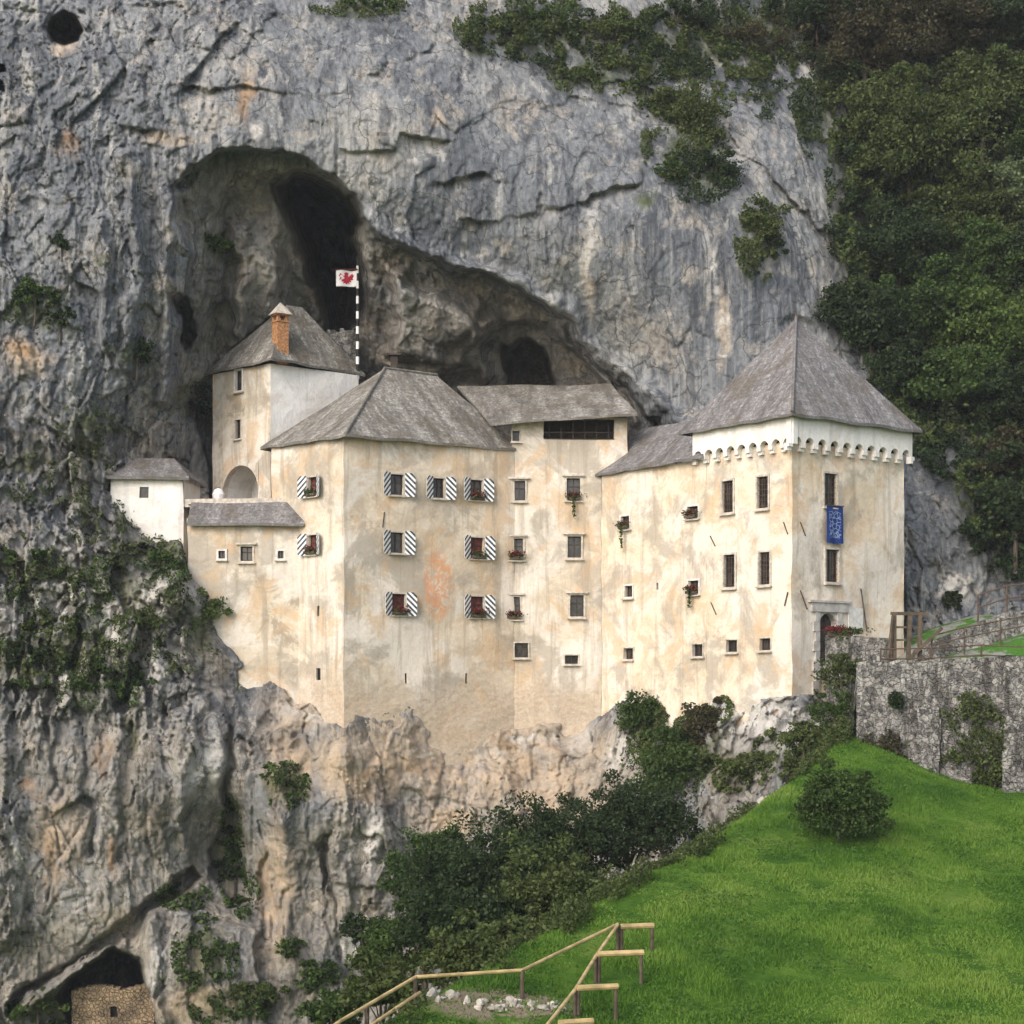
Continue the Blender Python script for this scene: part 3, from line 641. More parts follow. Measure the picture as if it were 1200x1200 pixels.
hS = [window(fS, 733, 612, 10, 14, 'white', flowers='trail2'), window(fS, 737, 693, 9, 13, 'white'), window(fS, 737, 766, 11, 13, 'plain'), window(fS, 812, 600, 13, 13, 'white', flowers='red7'), window(fS, 813, 688, 12, 15, 'white', flowers='trail3'),
      window(fS, 818, 762, 12, 14, 'plain'), window(fS, 770, 687, 2.5, 8, 'slit'),
      window(fS, 853, 582, 13, 37, 'tall'), window(fS, 894, 577, 13, 37, 'tall'), window(fS, 855, 669, 13, 38, 'tall'), window(fS, 896, 666, 13, 38, 'tall'), window(fS, 858, 757, 13, 14, 'plain'), window(fS, 897, 755, 13, 14, 'plain')]
hT = [window(fT, 973, 574, 15, 38, 'tall'), window(fT, 975, 663, 15, 38, 'tall')]
hK = [window(fKL, 280, 446, 8, 24, 'white'), window(fKL, 279, 503, 7, 22, 'plain')]
hW = [window(fW, 260, 650, 8, 9, 'white'), window(fW, 289, 649, 14, 17, 'lintel'), window(fW, 329, 650, 7, 9, 'white')]

# gallery opening under the middle roof
ug0, zg1 = fC2.hit(637, 491); ug1, zg0 = fC2.hit(720, 514)
hG = ((ug0+ug1)/2, (zg0+zg1)/2, ug1-ug0, zg1-zg0)
def cap(mb, pts, z): mb.poly([Vector((p.x, p.y, z)) for p in pts])
def plain(mb, P, Q_, z0, z1): mb.poly([Vector((P.x, P.y, z0)), Vector((Q_.x, Q_.y, z0)), Vector((Q_.x, Q_.y, z1)), Vector((P.x, P.y, z1))])
ZB = -7
back = lambda P, f, d: P-f.n*d
# residential block
m = MB(); holed(m, fA, ZB, 14.55, hA); holed(m, fB, ZB, 14.55, hB); bA = A2+(A2-A).normalized()*0+Vector((2.5, 7)); bB = B+Vector((-1, 8))
plain(m, B, bB, ZB, 14.55); plain(m, bB, bA, ZB, 14.55); plain(m, bA, A2, ZB, 14.55); cap(m, [A2, A, B, bB, bA], 14.55)
m.build('wall', M_plaster, castle, merge=True)['label'] = 'cream plastered walls of the residential block with faded crest'
# middle wing
m = MB(); uB = fC2.hit(705, 600)[0]; ZM = 16.5
top = ZM; zsplit = 13.2
holed(m, fC2, ZB, zsplit, [h for h in hC if h[1] < zsplit], u1=uB)
holed(m, fC2, zsplit, top, [h for h in hC if h[1] > zsplit]+[hG])
c0 = fC2.at(0, 0); c1 = fC2.at(fC2.L, 0)
plain(m, Vector((c1.x, c1.y)), Vector((c1.x+.2, c1.y+7)), ZB, top); plain(m, Vector((c0.x, c0.y)), Vector((c0.x, c0.y+7)), ZB, top)
m.build('wall', M_plaster, castle, merge=True)['label'] = 'cream wall of the tall middle wing with open gallery'
m = MB()     # the gallery: dark boards behind, rail and posts in front
gc = fC2.at(hG[0], hG[1]); 
m.box((0, 1.6, 0), (hG[2]+.6, .06, hG[3]+.8)); m.box((0, .8, -hG[3]/2-.03), (hG[2], 1.6, .05))
g = m.build('gallery', M_soffit, castle, gc, rot=(0, 0, fC2.rot()), local=True)
m = MB()
for i in range(6): m.box((-hG[2]/2+hG[2]*(i+.5)/6, .12, 0), (.07, .07, hG[3]-.01))
m.box((0, .05, -hG[3]/2+.38), (hG[2]-.02, .05, .06)); o2 = m.build('railing', M_soffit, None, (0, 0, 0), local=True); o2.parent = g
# wing between the middle and the gate tower + the gate tower share one long face
uj = fS.hit(828, 600)[0]
m = MB(); holed(m, fS, ZB, 12.9, [h for h in hS if h[0] < uj], u1=uj)
jP = fS.at(uj, 0); m.build('wall', M_plasterT, castle, merge=True)['label'] = 'pale wall with small scattered windows beside the gate tower'
m = MB(); holed(m, fS, ZB, 13.2, [h for h in hS if h[0] > uj], u0=uj)
# door opening as a hole with an arched head
ud, zd = fT.hit(970, 748); udl, zdt = fT.hit(960, 718); udr, zdb = fT.hit(981, 780)
dw = udr-udl; dh = zdt-zdb
hD = (ud, (zdt+zdb)/2, dw, dh)
holed(m, fT, ZB, 13.2, hT+[hD], depth=.5)
eP = E-fT.n*7.2; jV = Vector((jP.x, jP.y)); jb = jV-fS.n*8
plain(m, E, eP, ZB, 13.2); plain(m, eP, jb, ZB, 13.2); plain(m, jb, jV, ZB, 13.2)
m.build('wall', M_plasterT, castle, merge=True)['label'] = 'tall cream walls of the corner gate tower'
# door: leaf, arched surround, lintel slab
dc = fT.at(ud, hD[1]); m = MB(); m.box((0, .46, 0), (dw+.05, .06, dh+.05))
for i in range(5): m.box((-dw/2+dw*(i+.5)/5, .425, 0), (dw/5-.03, .03, dh))
door = m.build('door', M_soffit, castle, dc, rot=(0, 0, fT.rot()), local=True)
m = MB(); r = dw/2
for i in range(8):      # arch spandrel stones fill the square head of the opening down to a round arch
    a0 = math.pi*i/8; a1 = math.pi*(i+1)/8; zc = dh/2-r
    p = [(-r*math.cos(a0), zc+r*math.sin(a0)), (-r*math.cos(a1), zc+r*math.sin(a1)), (-r*math.cos(a1), dh/2+.02), (-r*math.cos(a0), dh/2+.02)]
    m.hexa([Vector((x, y, z)) for y in (-.02, .4) for x, z in p])
for s_ in (-1, 1):
    for k_ in range(7):
        wq = .5 if k_ % 2 else .34
        m.box((s_*(r+wq/2), -.03, -dh/2-.6+k_*.55), (wq, .16, .53))
for k_ in range(-4, 0): m.box((-(r+.3), -.03, -dh/2-.6+k_*.55), (.5, .16, .53))
m.box((.1, -.04, dh/2+.3), (dw+1.5, .2, .5)); m.box((.1, -.08, dh/2+.62), (dw+1.9, .26, .12))
o2 = m.build('door_surround', simple('grey_stone', (.4, .37, .34), var=.2, sc=3), None, (0, 0, 0), local=True); o2.parent = door
m = MB(); m.box((dw/2+1.5, -.05, dh/2-.25), (1.2, .08, 1.15)); o2 = m.build('notice_board', M_wframe, castle, dc, rot=(0, 0, fT.rot()), local=True)
# corbelled white band (machicolation) round the tower head
def band(P, Q_, z0, z1, out, n, name, mitre):
    f = Face(P, Q_); m = MB(); L = f.L; a0, a1 = mitre; st = (L+a0+a1)/n; rr = st*.38
    th = out
    def pt(u, z, o): return f.at(u, z, o)
    # front skin with scalloped lower edge, solid thickness
    seg = 8
    for i in range(n):
        ul = -a0+i*st; uc = ul+st/2
        cols = [(ul, z0)]+[(uc-rr*math.cos(math.pi*k/seg), z0+rr*1.15*math.sin(math.pi*k/seg)) for k in range(seg+1)]+[(ul+st, z0)]
        for (ua, za), (ub, zb) in zip(cols[:-1], cols[1:]):
            if ub-ua < 1e-5: continue
            m.poly([pt(ua, za, th), pt(ub, zb, th), pt(ub, z1, th), pt(ua, z1, th)])
            m.poly([pt(ua, za, th), pt(ub, zb, th), pt(ub, zb, .0), pt(ua, za, .0)][::-1])
        # stepped corbel under every joint
        w2 = (st-2*rr)+.1
        for q_, (o_, zz) in enumerate(((th*.98, .18), (th*.6, .36))):
            c = f.at(ul, z0-zz/2-(0 if q_ == 0 else .1)+.04, o_/2); m.box(c, (w2, o_, .2+.0*q_), Matrix.Rotation(f.rot(), 3, 'Z'))
    for ue in (-a0, L+a1): m.poly([pt(ue, z0, 0), pt(ue, z0, th), pt(ue, z1, th), pt(ue, z1, 0)])
    m.poly([pt(-a0, z1, 0), pt(L+a1, z1, 0), pt(L+a1, z1, th), pt(-a0, z1, th)])
    return m.build('parapet_band', M_white, castle)
OV = .34
jD = fS.at(fS.hit(818, 600)[0], 0); jD = Vector((jD.x, jD.y))
# joint where band faces meet at D
band(jD, D, 13.0, 14.75, OV, 9, 'left', (.1, .43)); band(D, E, 13.0, 14.75, OV, 10, 'right', (.43, .35))
band(E, eP, 13.0, 14.75, OV, 8, 'side', (.35, .3))
m = MB(); cap(m, [jD, D, E, eP, jb], 14.7); plain(m, E, eP, 13.1, 14.7); plain(m, jb, jV, 13.1, 14.7); m.build('ceiling', M_soffit, castle)

# ---- roofs: subdivided, sagging, with thickness
def roof(parts, mat, label, thick=.16, name='roof', sag=.035):
    """parts: list of polygons (3 or 4 pts), first edge = eave"""
    m = MB(); s2 = MB()
    for P in parts:
        P = [Vector(p) for p in P]
        if len(P) == 3: P = [P[0], P[1], P[2], P[2]]
        e = (P[1]-P[0]); eu = e.normalized(); n = e.cross(P[3]-P[0]).normalized()
        if n.z < 0: n = -n
        vd = n.cross(eu); 
        if vd.z < 0: vd = -vd
        nu = max(2, int(e.length/.6)); nv = max(2, int((P[3]-P[0]).length/.6)); G = []
        for j in range(nv+1):
            row = []
            for i in range(nu+1):
                a = i/nu; b = j/nv; q = (P[0]*(1-a)+P[1]*a)*(1-b)+(P[3]*(1-a)+P[2]*a)*b
                off = sag*(math.sin(q.x*1.1+q.z)*math.cos(q.y*.9+q.z*.6))
                if j == 0: off += .03*math.sin(i*2.7+q.x*5)
                edge = min(a, 1-a, 1) ; q2 = q+Vector((0, 0, 1))*off
                row.append((q2, ((q-P[0]).dot(eu), (q-P[0]).dot(vd))))
            G.append(row)
        for j in range(nv):
            for i in range(nu):
                c = [G[j][i], G[j][i+1], G[j+1][i+1], G[j+1][i]]
                if (c[2][0]-c[3][0]).length < 1e-5: c = c[:3]
                m.poly([x[0] for x in c], [x[1] for x in c])
                m.poly([x[0]-Vector((0, 0, thick)) for x in c][::-1], [x[1] for x in c][::-1])
        for i in range(nu): m.poly([G[0][i+1][0], G[0][i][0], G[0][i][0]-Vector((0, 0, thick)), G[0][i+1][0]-Vector((0, 0, thick))])
        for j in range(nv):
            for i in (0, nu): m.poly([G[j][i][0], G[j+1][i][0], G[j+1][i][0]-Vector((0, 0, thick)), G[j][i][0]-Vector((0, 0, thick))])
    o = m.build(name, mat, castle); o['label'] = label; return o
def P3(v, z): return Vector((v.x, v.y, z))
def ridgecap(o_parent, pts, mat):
    m = MB(); m.tube(pts, .1, 6); o2 = m.build('ridge', mat, None, (0, 0, 0)); o2.parent = o_parent; o2.location = (0, 0, 0)
    for v in o2.data.vertices: v.co -= wloc(castle)
    return o2
# tower pyramid
ov = .75
ce = (jD+E+D+eP)/4
tc = [fT.at(-ov, 14.75, ov)+Vector((0, 0, 0)), fT.at(fT.L+ov, 14.75, ov), fT.at(fT.L+ov, 14.75, -8.2), fT.at(-ov, 14.75, -8.3)]
kD = ray(928, 485, D.y-1.0); tc[0] = Vector((tc[0].x, tc[0].y, 14.62))
for q in tc: q.z = 14.6
ap = ray(933, 373, 98.6)
tr = roof([(tc[0], tc[1], ap), (tc[3], tc[0], ap), (tc[1], tc[2], ap), (tc[2], tc[3], ap)], M_roofB, 'steep grey pyramid roof of the gate tower')
ridgecap(tr, [tc[0]+Vector((0, 0, .05)), ap+Vector((0, 0, .05))], M_roofB)
m = MB(); m.tube([ap-Vector((0, 0, .3)), ap+Vector((0, 0, .35))], [.16, .05], 8); o2 = m.build('finial', M_iron, castle)
# residential block hip roof
e0 = ray(305, 524, 105.9); e1 = ray(405, 509, 99.2); e2 = ray(612, 526, 106.3); r1 = ray(451, 432, 107.6); r2 = ray(512, 440, 109.6); e3 = Vector((e2.x-1, e2.y+8, e2.z)); e4 = Vector((e0.x+2.5, e0.y+7, e0.z))
mr = roof([(e0, e1, r1), (e1, e2, r2, r1), (e2, e3, r2), (e4, e0, r1), (e3, e4, r1, r2)], M_roofA, 'broad weathered hipped roof of the residential block')
ridgecap(mr, [e1+Vector((0, 0, .06)), r1+Vector((0, 0, .04)), r2+Vector((0, 0, .04))], M_roofA)
# soffit boards close the eaves
# middle roof
a0 = ray(575, 500, 105.0); a1 = ray(747, 488, 105.1); b0 = ray(536, 452, 112.8); b1 = ray(716, 451, 112.3)
a0.z = ray(0, 495, 105).z; a1.z = ray(0, 484, 105.1).z; b0.z = b1.z = (b0.z+b1.z)/2
md = roof([(a0, a1, b1, b0), (b1, b0, Vector((b0.x, b0.y+3, b0.z-2)), Vector((b1.x, b1.y+3, b1.z-2)))], M_roofA, 'long mossy shingle roof over the middle wing', sag=.05)
m = MB(); m.poly([P3(CT, 13), P3(CT, 16.4), Vector((b1.x-.2, b1.y, b1.z-.2)), Vector((CT.x+.2, CT.y+7, 13))]); m.build('gable', M_soffit, castle)
# lean-to roof of the wing by the tower
c0_ = ray(690, 559, 106.6); c1_ = fS.at(uj+.2, 13.05, .5); c2_ = ray(835, 488, 101.8); c3_ = ray(752, 503, 109.0); c0_.z = 12.95
sr = roof([(c0_, c1_, c2_, c3_)], M_roofB, 'low grey lean-to roof beside the gate tower')
# ---- keep
m = MB(); ZK = 20.2
ua0, za1 = fKL.hit(261, 548); ua1, za0 = fKL.hit(303, 587)
AW = ua1-ua0; hArch = ((ua0+ua1)/2, (za0+za1)/2, AW, za1-za0)
holed(m, fKL, 8, ZK, hK+[hArch], depth=.4)
bK = FL+(FR-FK)
plain(m, FR, bK, 8, ZK); plain(m, bK, FL, 8, ZK)
m.build('wall', M_keep, castle, merge=True)['label'] = 'stained old plaster wall of the keep with an arched niche'
m = MB(); holed(m, fKR, 8, ZK, []); m.build('wall', M_white, castle)['label'] = 'bare white side wall of the keep'
# arched niche: head, barrel vault interior
m = MB(); r = AW/2; zc = hArch[3]/2-r; hh = hArch[3]
for i in range(12):
    x0, x1 = [-r*math.cos(math.pi*k_/12) for k_ in (i, i+1)]; y0, y1 = [zc+r*math.sin(math.pi*k_/12) for k_ in (i, i+1)]
    p = [(x0, y0), (x1, y1), (x1, hh/2+.05), (x0, hh/2+.05)]; m.hexa([Vector((x, y, z)) for y in (-.03, .4) for x, z in p])
ar = m.build('arch', M_keep, castle, fKL.at(hArch[0], hArch[1]), rot=(0, 0, fKL.rot()), local=True)
m = MB(); dp = 2.4
prof = [(-r, -hh/2)]+[(-r*math.cos(math.pi*k_/12), zc+r*math.sin(math.pi*k_/12)) for k_ in range(13)]+[(r, -hh/2)]
for (x0, y0), (x1, y1) in zip(prof[:-1], prof[1:]): m.poly([(x0, .38, y0), (x1, .38, y1), (x1, dp, y1), (x0, dp, y0)])
m.poly([(x, dp, z) for x, z in prof]); o2 = m.build('niche', M_white, None, (0, 0, 0), local=True); o2.parent = ar
k1 = ray(318, 421, 107.2); k0 = ray(239, 436, 112.3); k2 = ray(428, 434, 112.9); k3 = Vector((k0.x+k2.x-k1.x, k0.y+k2.y-k1.y, k1.z)); k0.z = k2.z = k1.z = 20.4; kap = ray(336, 357, 111.6)
kap2 = kap+Vector((.9, .8, 0)); kr = roof([(k0, k1, kap), (k1, k2, kap2, kap), (k2, k3, kap2), (k3, k0, kap, kap2)], M_roofA, 'pale weathered hipped roof of the keep', sag=.05)
# chimney
cb = ray(328.5, 410, 108.6); ct = ray(328.5, 378, 108.6); m = MB(); m.box((cb+ct)/2+Vector((0,0,-.45)), (.78, .78, (ct-cb).length+.9), Matrix.Rotation(.6, 3, 'Z'))
ch = m.build('chimney', M_brick, castle); WLc = wloc(castle)
def subw(mb, name, mat, par):
    o2 = mb.build(name, mat, castle); o2.parent = par; o2.location = (0, 0, 0); return o2
m = MB(); R6 = Matrix.Rotation(.6, 3, 'Z')
for a in (-1, 1):
    for b in (-1, 1): m.box(ct+Vector((0, 0, .22))+R6 @ Vector((a*.3, b*.3, 0)), (.16, .16, .4), R6)
m.box(ct+Vector((0, 0, .02)), (.9, .9, .1), R6); m.box(ct+Vector((0, 0, .44)), (.95, .95, .08), R6); subw(m, 'chimney_top', M_brick, ch)
m = MB(); q = [ct+Vector((0, 0, .48))+R6 @ Vector((a*.58, b*.58, 0)) for a, b in ((-1, -1), (1, -1), (1, 1), (-1, 1))]; tp = ct+Vector((0, 0, 1.3))
for i in range(4): m.poly([q[i], q[(i+1) % 4], tp])
m.poly(q[::-1]); subw(m, 'chimney_cap', M_frame, ch)
# little dark chimney on the block ridge
cq = ray(462, 424, 108.4); m = MB(); m.box(cq+Vector((0, 0, -.3)), (.45, .45, 1.2)); c2 = m.build('chimney', M_soffit, castle); m = MB(); m.box(cq+Vector((0, 0, .42)), (.9, .8, .1)); subw(m, 'chimney_cap', M_soffit, c2)
# ---- terrace wing with its lean-to roof
m = MB(); zt = 10.0; holed(m, fW, ZB, zt, hW); tb = T0+Vector((.6, 6)); plain(m, tb, T0, ZB, zt); m.build('wall', M_keep, castle, merge=True)['label'] = 'brown stained wall under the terrace with three small windows'
w0 = ray(219, 614, 103.2); w1 = ray(357, 613, 102.7); w2 = ray(350, 588, 104.2); w3 = ray(224, 587, 104.4); w0.z = w1.z = 9.62; w2.z = w3.z = 11.0
roof([(w0, w1, w2, w3), (Vector((w3.x, w3.y+2.2, 9.9)), w3, w2, Vector((w2.x, w2.y+2, 9.9)))], M_roofB, 'low shingle roof under the terrace parapet', sag=.03)
m = MB(); tz = 10.95
m.poly([Vector((-19.8, 104.6, tz)), Vector((-14, 104.6, tz)), Vector((-14.5, 110, tz)), Vector((-20, 111.5, tz)), Vector((-21.5, 109, tz))]); m.build('terrace', M_frame, castle)
m = MB(); m.bar((-21.3, 105.2, tz+.1), (-13.5, 104.6, tz+.1), .3, .5); m.build('parapet', M_frame, castle)
# iron wall ties
for f_, pa, pb in ((fS, (833, 628), (839, 640)), (fS, (834, 706), (840, 720)), (fS, (919, 612), (924, 626)), (fS, (924, 694), (920, 710)), (fT, (937, 612), (943, 628)), (fT, (937, 692), (945, 714)), (fB, (450, 600), (448, 618)), (fT, (1008, 690), (1015, 740))):
    m = MB(); ua, za = f_.hit(*pa); ub, zb = f_.hit(*pb); m.bar(f_.at(ua, za, .06), f_.at(ub, zb, .06), .05); m.build('iron_tie', M_iron, castle)

# ------------------------------------------------------------------ hut on the rock
hut = empty('hut', ray(172, 620, 104.5)); tag(hut, 'small whitewashed hut with a grey hipped roof perched on the rock left of the castle', 'hut')
hp0 = Vector((-24.6, 104.6)); hp1 = Vector((-20.2, 104.9)); fH = Face(hp0, hp1)
def in_(parent, fn): pass
u, z = fH.hit(168, 577); hh_ = (u, z, .55, .68)
m = MB(); holed(m, fH, 7.5, 12.7, [hh_]); plain(m, hp1, hp1+Vector((.3, 4)), 7.5, 12.7); plain(m, hp0+Vector((0, 4)), hp0, 7.5, 12.7); m.build('wall', M_white, hut, merge=True)
c = fH.at(u, z); m = MB(); m.box((0, .26, 0), (.6, .04, .75)); m.build('window', M_glass, hut, c, rot=(0, 0, fH.rot()), local=True)
q0 = fH.at(-.3, 12.6, .4); q1 = fH.at(fH.L+.4, 12.6, .4); q2 = q1+Vector((.2, 4.8, 0)); q3 = q0+Vector((0, 4.8, 0)); rr0 = q0+Vector((1.5, 2.4, 1.45)); rr1 = q1+Vector((-1.4, 2.4, 1.45))
_c = castle; castle = hut; roof([(q0, q1, rr1, rr0), (q1, q2, rr1), (q3, q0, rr0), (q2, q3, rr0, rr1)], M_roofB, 'grey shingle roof of the hut', sag=.03); castle = _c

# stone wall with a slot window in the lower cave
f2_ = Face(Vector((-25.8, 100)), Vector((-21.0, 100.2))); cw = empty('cave_wall', (-23.4, 100, -19)); tag(cw, 'brown stone wall with one slot window closing the small cave at lower left', 'wall')
u, z = f2_.hit(133, 1186); m = MB(); holed(m, f2_, -24, -18.15, [(u, z, .4, .65)]); m.poly([f2_.at(0, -18.15), f2_.at(f2_.L, -18.15), f2_.at(f2_.L, -18.15, -1.5), f2_.at(0, -18.15, -1.5)])
t = NT('cave_masonry'); p = t.pos(); M_cave = t.out(t.mix(t.ramp(t.noise(p, .8, 6), (.35, .65)), t.mix(t.sep(t.voro(p, 4.5, 'F1', 1))[0], (.34, .24, .15), (.26, .19, .12)), (.14, .105, .07)), t.bump(t.math('ADD', t.noise(p, 3, 6), t.ramp(t.voro(p, 4.5, 'DISTANCE_TO_EDGE'), (0, .1))), .15))

for i in range(12):
    a_ = f2_.L*i/12; hh2 = .12+.3*abs(math.sin(i*2.7)); m.box(f2_.at(a_+f2_.L/24, -18.15+hh2/2-.02, -.3), (f2_.L/12*.98, .6, hh2), Matrix.Rotation(f2_.rot(), 3, 'Z'))
m.build('masonry', M_cave, cw); m = MB(); m.box((0, .3, 0), (.5, .04, .8)); m.build('window', M_dark, cw, f2_.at(u, z), rot=(0, 0, f2_.rot()), local=True)

# ------------------------------------------------------------------ flagpole, flag, banner
fp = ray(419, 426, 112.6); pole = empty('flagpole', fp); tag(pole, 'tall pole with black and white spiral bands standing in front of the dark cave', 'flagpole')
t = NT('pole_stripes'); pz = t.sep(t.pos()); mm = t.math('FRACT', t.math('MULTIPLY', pz[2], 1/1.0)); M_pole = t.out(t.mix(t.math('GREATER_THAN', mm, .5), (.75, .75, .74), (.02, .02, .02)), None, .5)
ptop = ray(419, 303, 112.6)
m = MB(); m.tube([fp-Vector((0, 0, 1.5)), fp+(ptop-fp)*.5, ptop], [.12, .1, .08], 10); m.build('pole', M_pole, pole)
m = MB(); m.tube([ptop, ptop+Vector((0, 0, .25))], [.09, .02], 8); m.build('finial', M_soffit, pole)
fc = ray(409, 328, 112.6)
flag = empty('flag', fc+Vector((.6, 0, 0))); tag(flag, 'small white flag with a red eagle flying from the striped pole', 'flag')
m = MB(); N = 12; fw_, fh_ = 1.35, 1.05; sl_ = .12
def FP(a, b): return Vector((419/1-600, 0, 0))*0+Vector((ptop.x-.05-a*fw_, 112.5+.14*math.sin(a*6), fc.z+(b-.5)*fh_-sl_*a*.2+.08))
for i in range(N):
    a0_, a1_ = i/N, (i+1)/N
    m.poly([FP(a0_, 0), FP(a1_, 0), FP(a1_, 1), FP(a0_, 1)]); 
M_flag = simple('white_cloth', (.72, .70, .70), .8, .05); m.build('cloth', M_flag, flag)
m = MB(); m.bar(FP(-.05, 1.06), FP(1.1, 1.06), .07); m.build('top_bar', simple('dark_red_wood', (.10, .02, .02)), flag)
EG = [(.5, .12), (.56, .22), (.66, .16), (.62, .3), (.74, .28), (.7, .4), (.84, .42), (.78, .52), (.86, .66), (.78, .82), (.7, .7), (.64, .6), (.58, .68), (.6, .8), (.52, .9), (.44, .86), (.4, .8), (.44, .76), (.42, .66), (.36, .6), (.3, .7), (.22, .82), (.14, .66), (.22, .52), (.16, .42), (.3, .4), (.26, .28), (.38, .3), (.34, .16), (.44, .22)]
m = MB(); cen = (.5, .5)
for i in range(len(EG)):
    a, b = EG[i], EG[(i+1) % len(EG)]
    m.poly([FP(*cen)+Vector((0, -.03, 0)), FP(*a)+Vector((0, -.03, 0)), FP(*b)+Vector((0, -.03, 0))])
m.build('emblem', simple('red_dye', (.42, .03, .05), .8, .1), flag)
# blue banner
ub, zb = fT.hit(975, 615); bw = abs(fT.hit(984.5, 615)[0]-fT.hit(965.5, 615)[0]); bh = fT.hit(975, 593)[1]-fT.hit(975, 637)[1]
bn_ = empty('banner', fT.at(ub, zb, .3)); tag(bn_, 'blue hanging cloth banner with white ornament between the two tall tower windows', 'banner')
t = NT('banner_cloth'); uv = t.n('ShaderNodeUVMap').outputs[0]
vv = t.voro(uv, 5.5, 'DISTANCE_TO_EDGE'); msk = t.ramp(vv, (.09, .05)); sx = t.sep(uv)
dd = t.math('ABSOLUTE', t.math('SUBTRACT', sx[0], .5)); d2 = t.math('ABSOLUTE', t.math('SUBTRACT', sx[1], .95))
msk = t.math('MULTIPLY', msk, t.math('MULTIPLY', t.ramp(dd, (.4, .3)), t.ramp(d2, (.75, .6))))
M_ban = t.out(t.mix(t.math('MULTIPLY', msk, .6), (.012, .035, .16), (.35, .42, .55)), None, .8)
m = MB(); N = 12
def BP(a, b): return fT.at(ub+(a-.5)*bw, zb+(b-.5)*bh, .22+.06*math.sin(a*9)*(1-b))
for i in range(N):
    for j in range(10):
        a0_, a1_, b0_, b1_ = i/N, (i+1)/N, j/10, (j+1)/10
        m.poly([BP(a0_, b0_), BP(a1_, b0_), BP(a1_, b1_), BP(a0_, b1_)], [(a0_, b0_*1.9), (a1_, b0_*1.9), (a1_, b1_*1.9), (a0_, b1_*1.9)])
m.build('cloth', M_ban, bn_, smooth=True); m = MB(); m.bar(BP(-.05, 1), BP(1.05, 1), .06); m.bar(fT.at(ub, zb+bh/2, 0), fT.at(ub, zb+bh/2, .25), .05); m.build('rod', M_iron, bn_)

# ------------------------------------------------------------------ foliage toolkit
def leaves_mesh(name, pts, size, mat, flat=0.0, rng=RNG, aspect=1.0):
    n = len(pts); d1 = rng.normal(size=(n, 3)); d1 /= np.linalg.norm(d1, axis=1)[:, None]
    d2 = rng.normal(size=(n, 3)); d2[:, 2] *= (1-flat); d2 -= (d2*d1).sum(1)[:, None]*d1; d2 /= np.linalg.norm(d2, axis=1)[:, None]
    s_ = size*rng.uniform(.6, 1.4, n)[:, None]; a = d1*s_*.5*aspect; b = d2*s_*.36
    V = np.stack([pts-a, pts+b*.9-a*.1, pts+a, pts-b*.9-a*.1], 1).reshape(-1, 3)
    Fq = np.arange(n*4).reshape(-1, 4); me = npmesh(name, V, Fq, mat)
    at = me.attributes.new('leafrnd', 'FLOAT', 'POINT'); cl = rng.random(n)
    at.data.foreach_set('value', np.repeat(cl, 4).astype(np.float32)); return me
def crown_pts(n, rx, ry, rz, nb, rb, rng, shell=.55):
    """leaf positions: many sub-clumps spread in an ellipsoid, gaps in between"""
    c = rng.normal(size=(nb, 3)); c /= np.linalg.norm(c, axis=1)[:, None]; c *= (rng.uniform(shell, 1, nb)*(1+.28*rng.normal(size=nb)))[:, None]
    c[:, 2] = np.where(c[:, 2] < -.35, -c[:, 2]*.6, c[:, 2])
    c *= np.array([rx, ry, rz])
    r = rb*rng.uniform(.35, 1.5, nb); k_ = rng.integers(0, nb, n)
    d = rng.normal(size=(n, 3)); d /= np.linalg.norm(d, axis=1)[:, None]; d *= (rng.random(n)**.45)[:, None]; d[:, 2] *= .72
    p = c[k_]+d*r[k_][:, None]
    return p, c, r
LM = {
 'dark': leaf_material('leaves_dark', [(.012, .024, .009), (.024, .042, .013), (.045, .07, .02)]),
 'mid': leaf_material('leaves_mid', [(.022, .042, .01), (.045, .08, .016), (.08, .125, .026)]),
 'olive': leaf_material('leaves_olive', [(.03, .045, .012), (.065, .09, .022), (.11, .135, .04)]),
 'light': leaf_material('leaves_light', [(.04, .07, .015), (.075, .115, .022), (.12, .17, .04)]),
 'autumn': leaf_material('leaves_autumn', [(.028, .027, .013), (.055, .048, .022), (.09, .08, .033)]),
 'pale': leaf_material('leaves_pale', [(.08, .11, .05), (.14, .18, .08), (.2, .25, .12)]),
}
M_bark = simple('bark', (.09, .07, .055), .95, .4, 3, bump=.05)
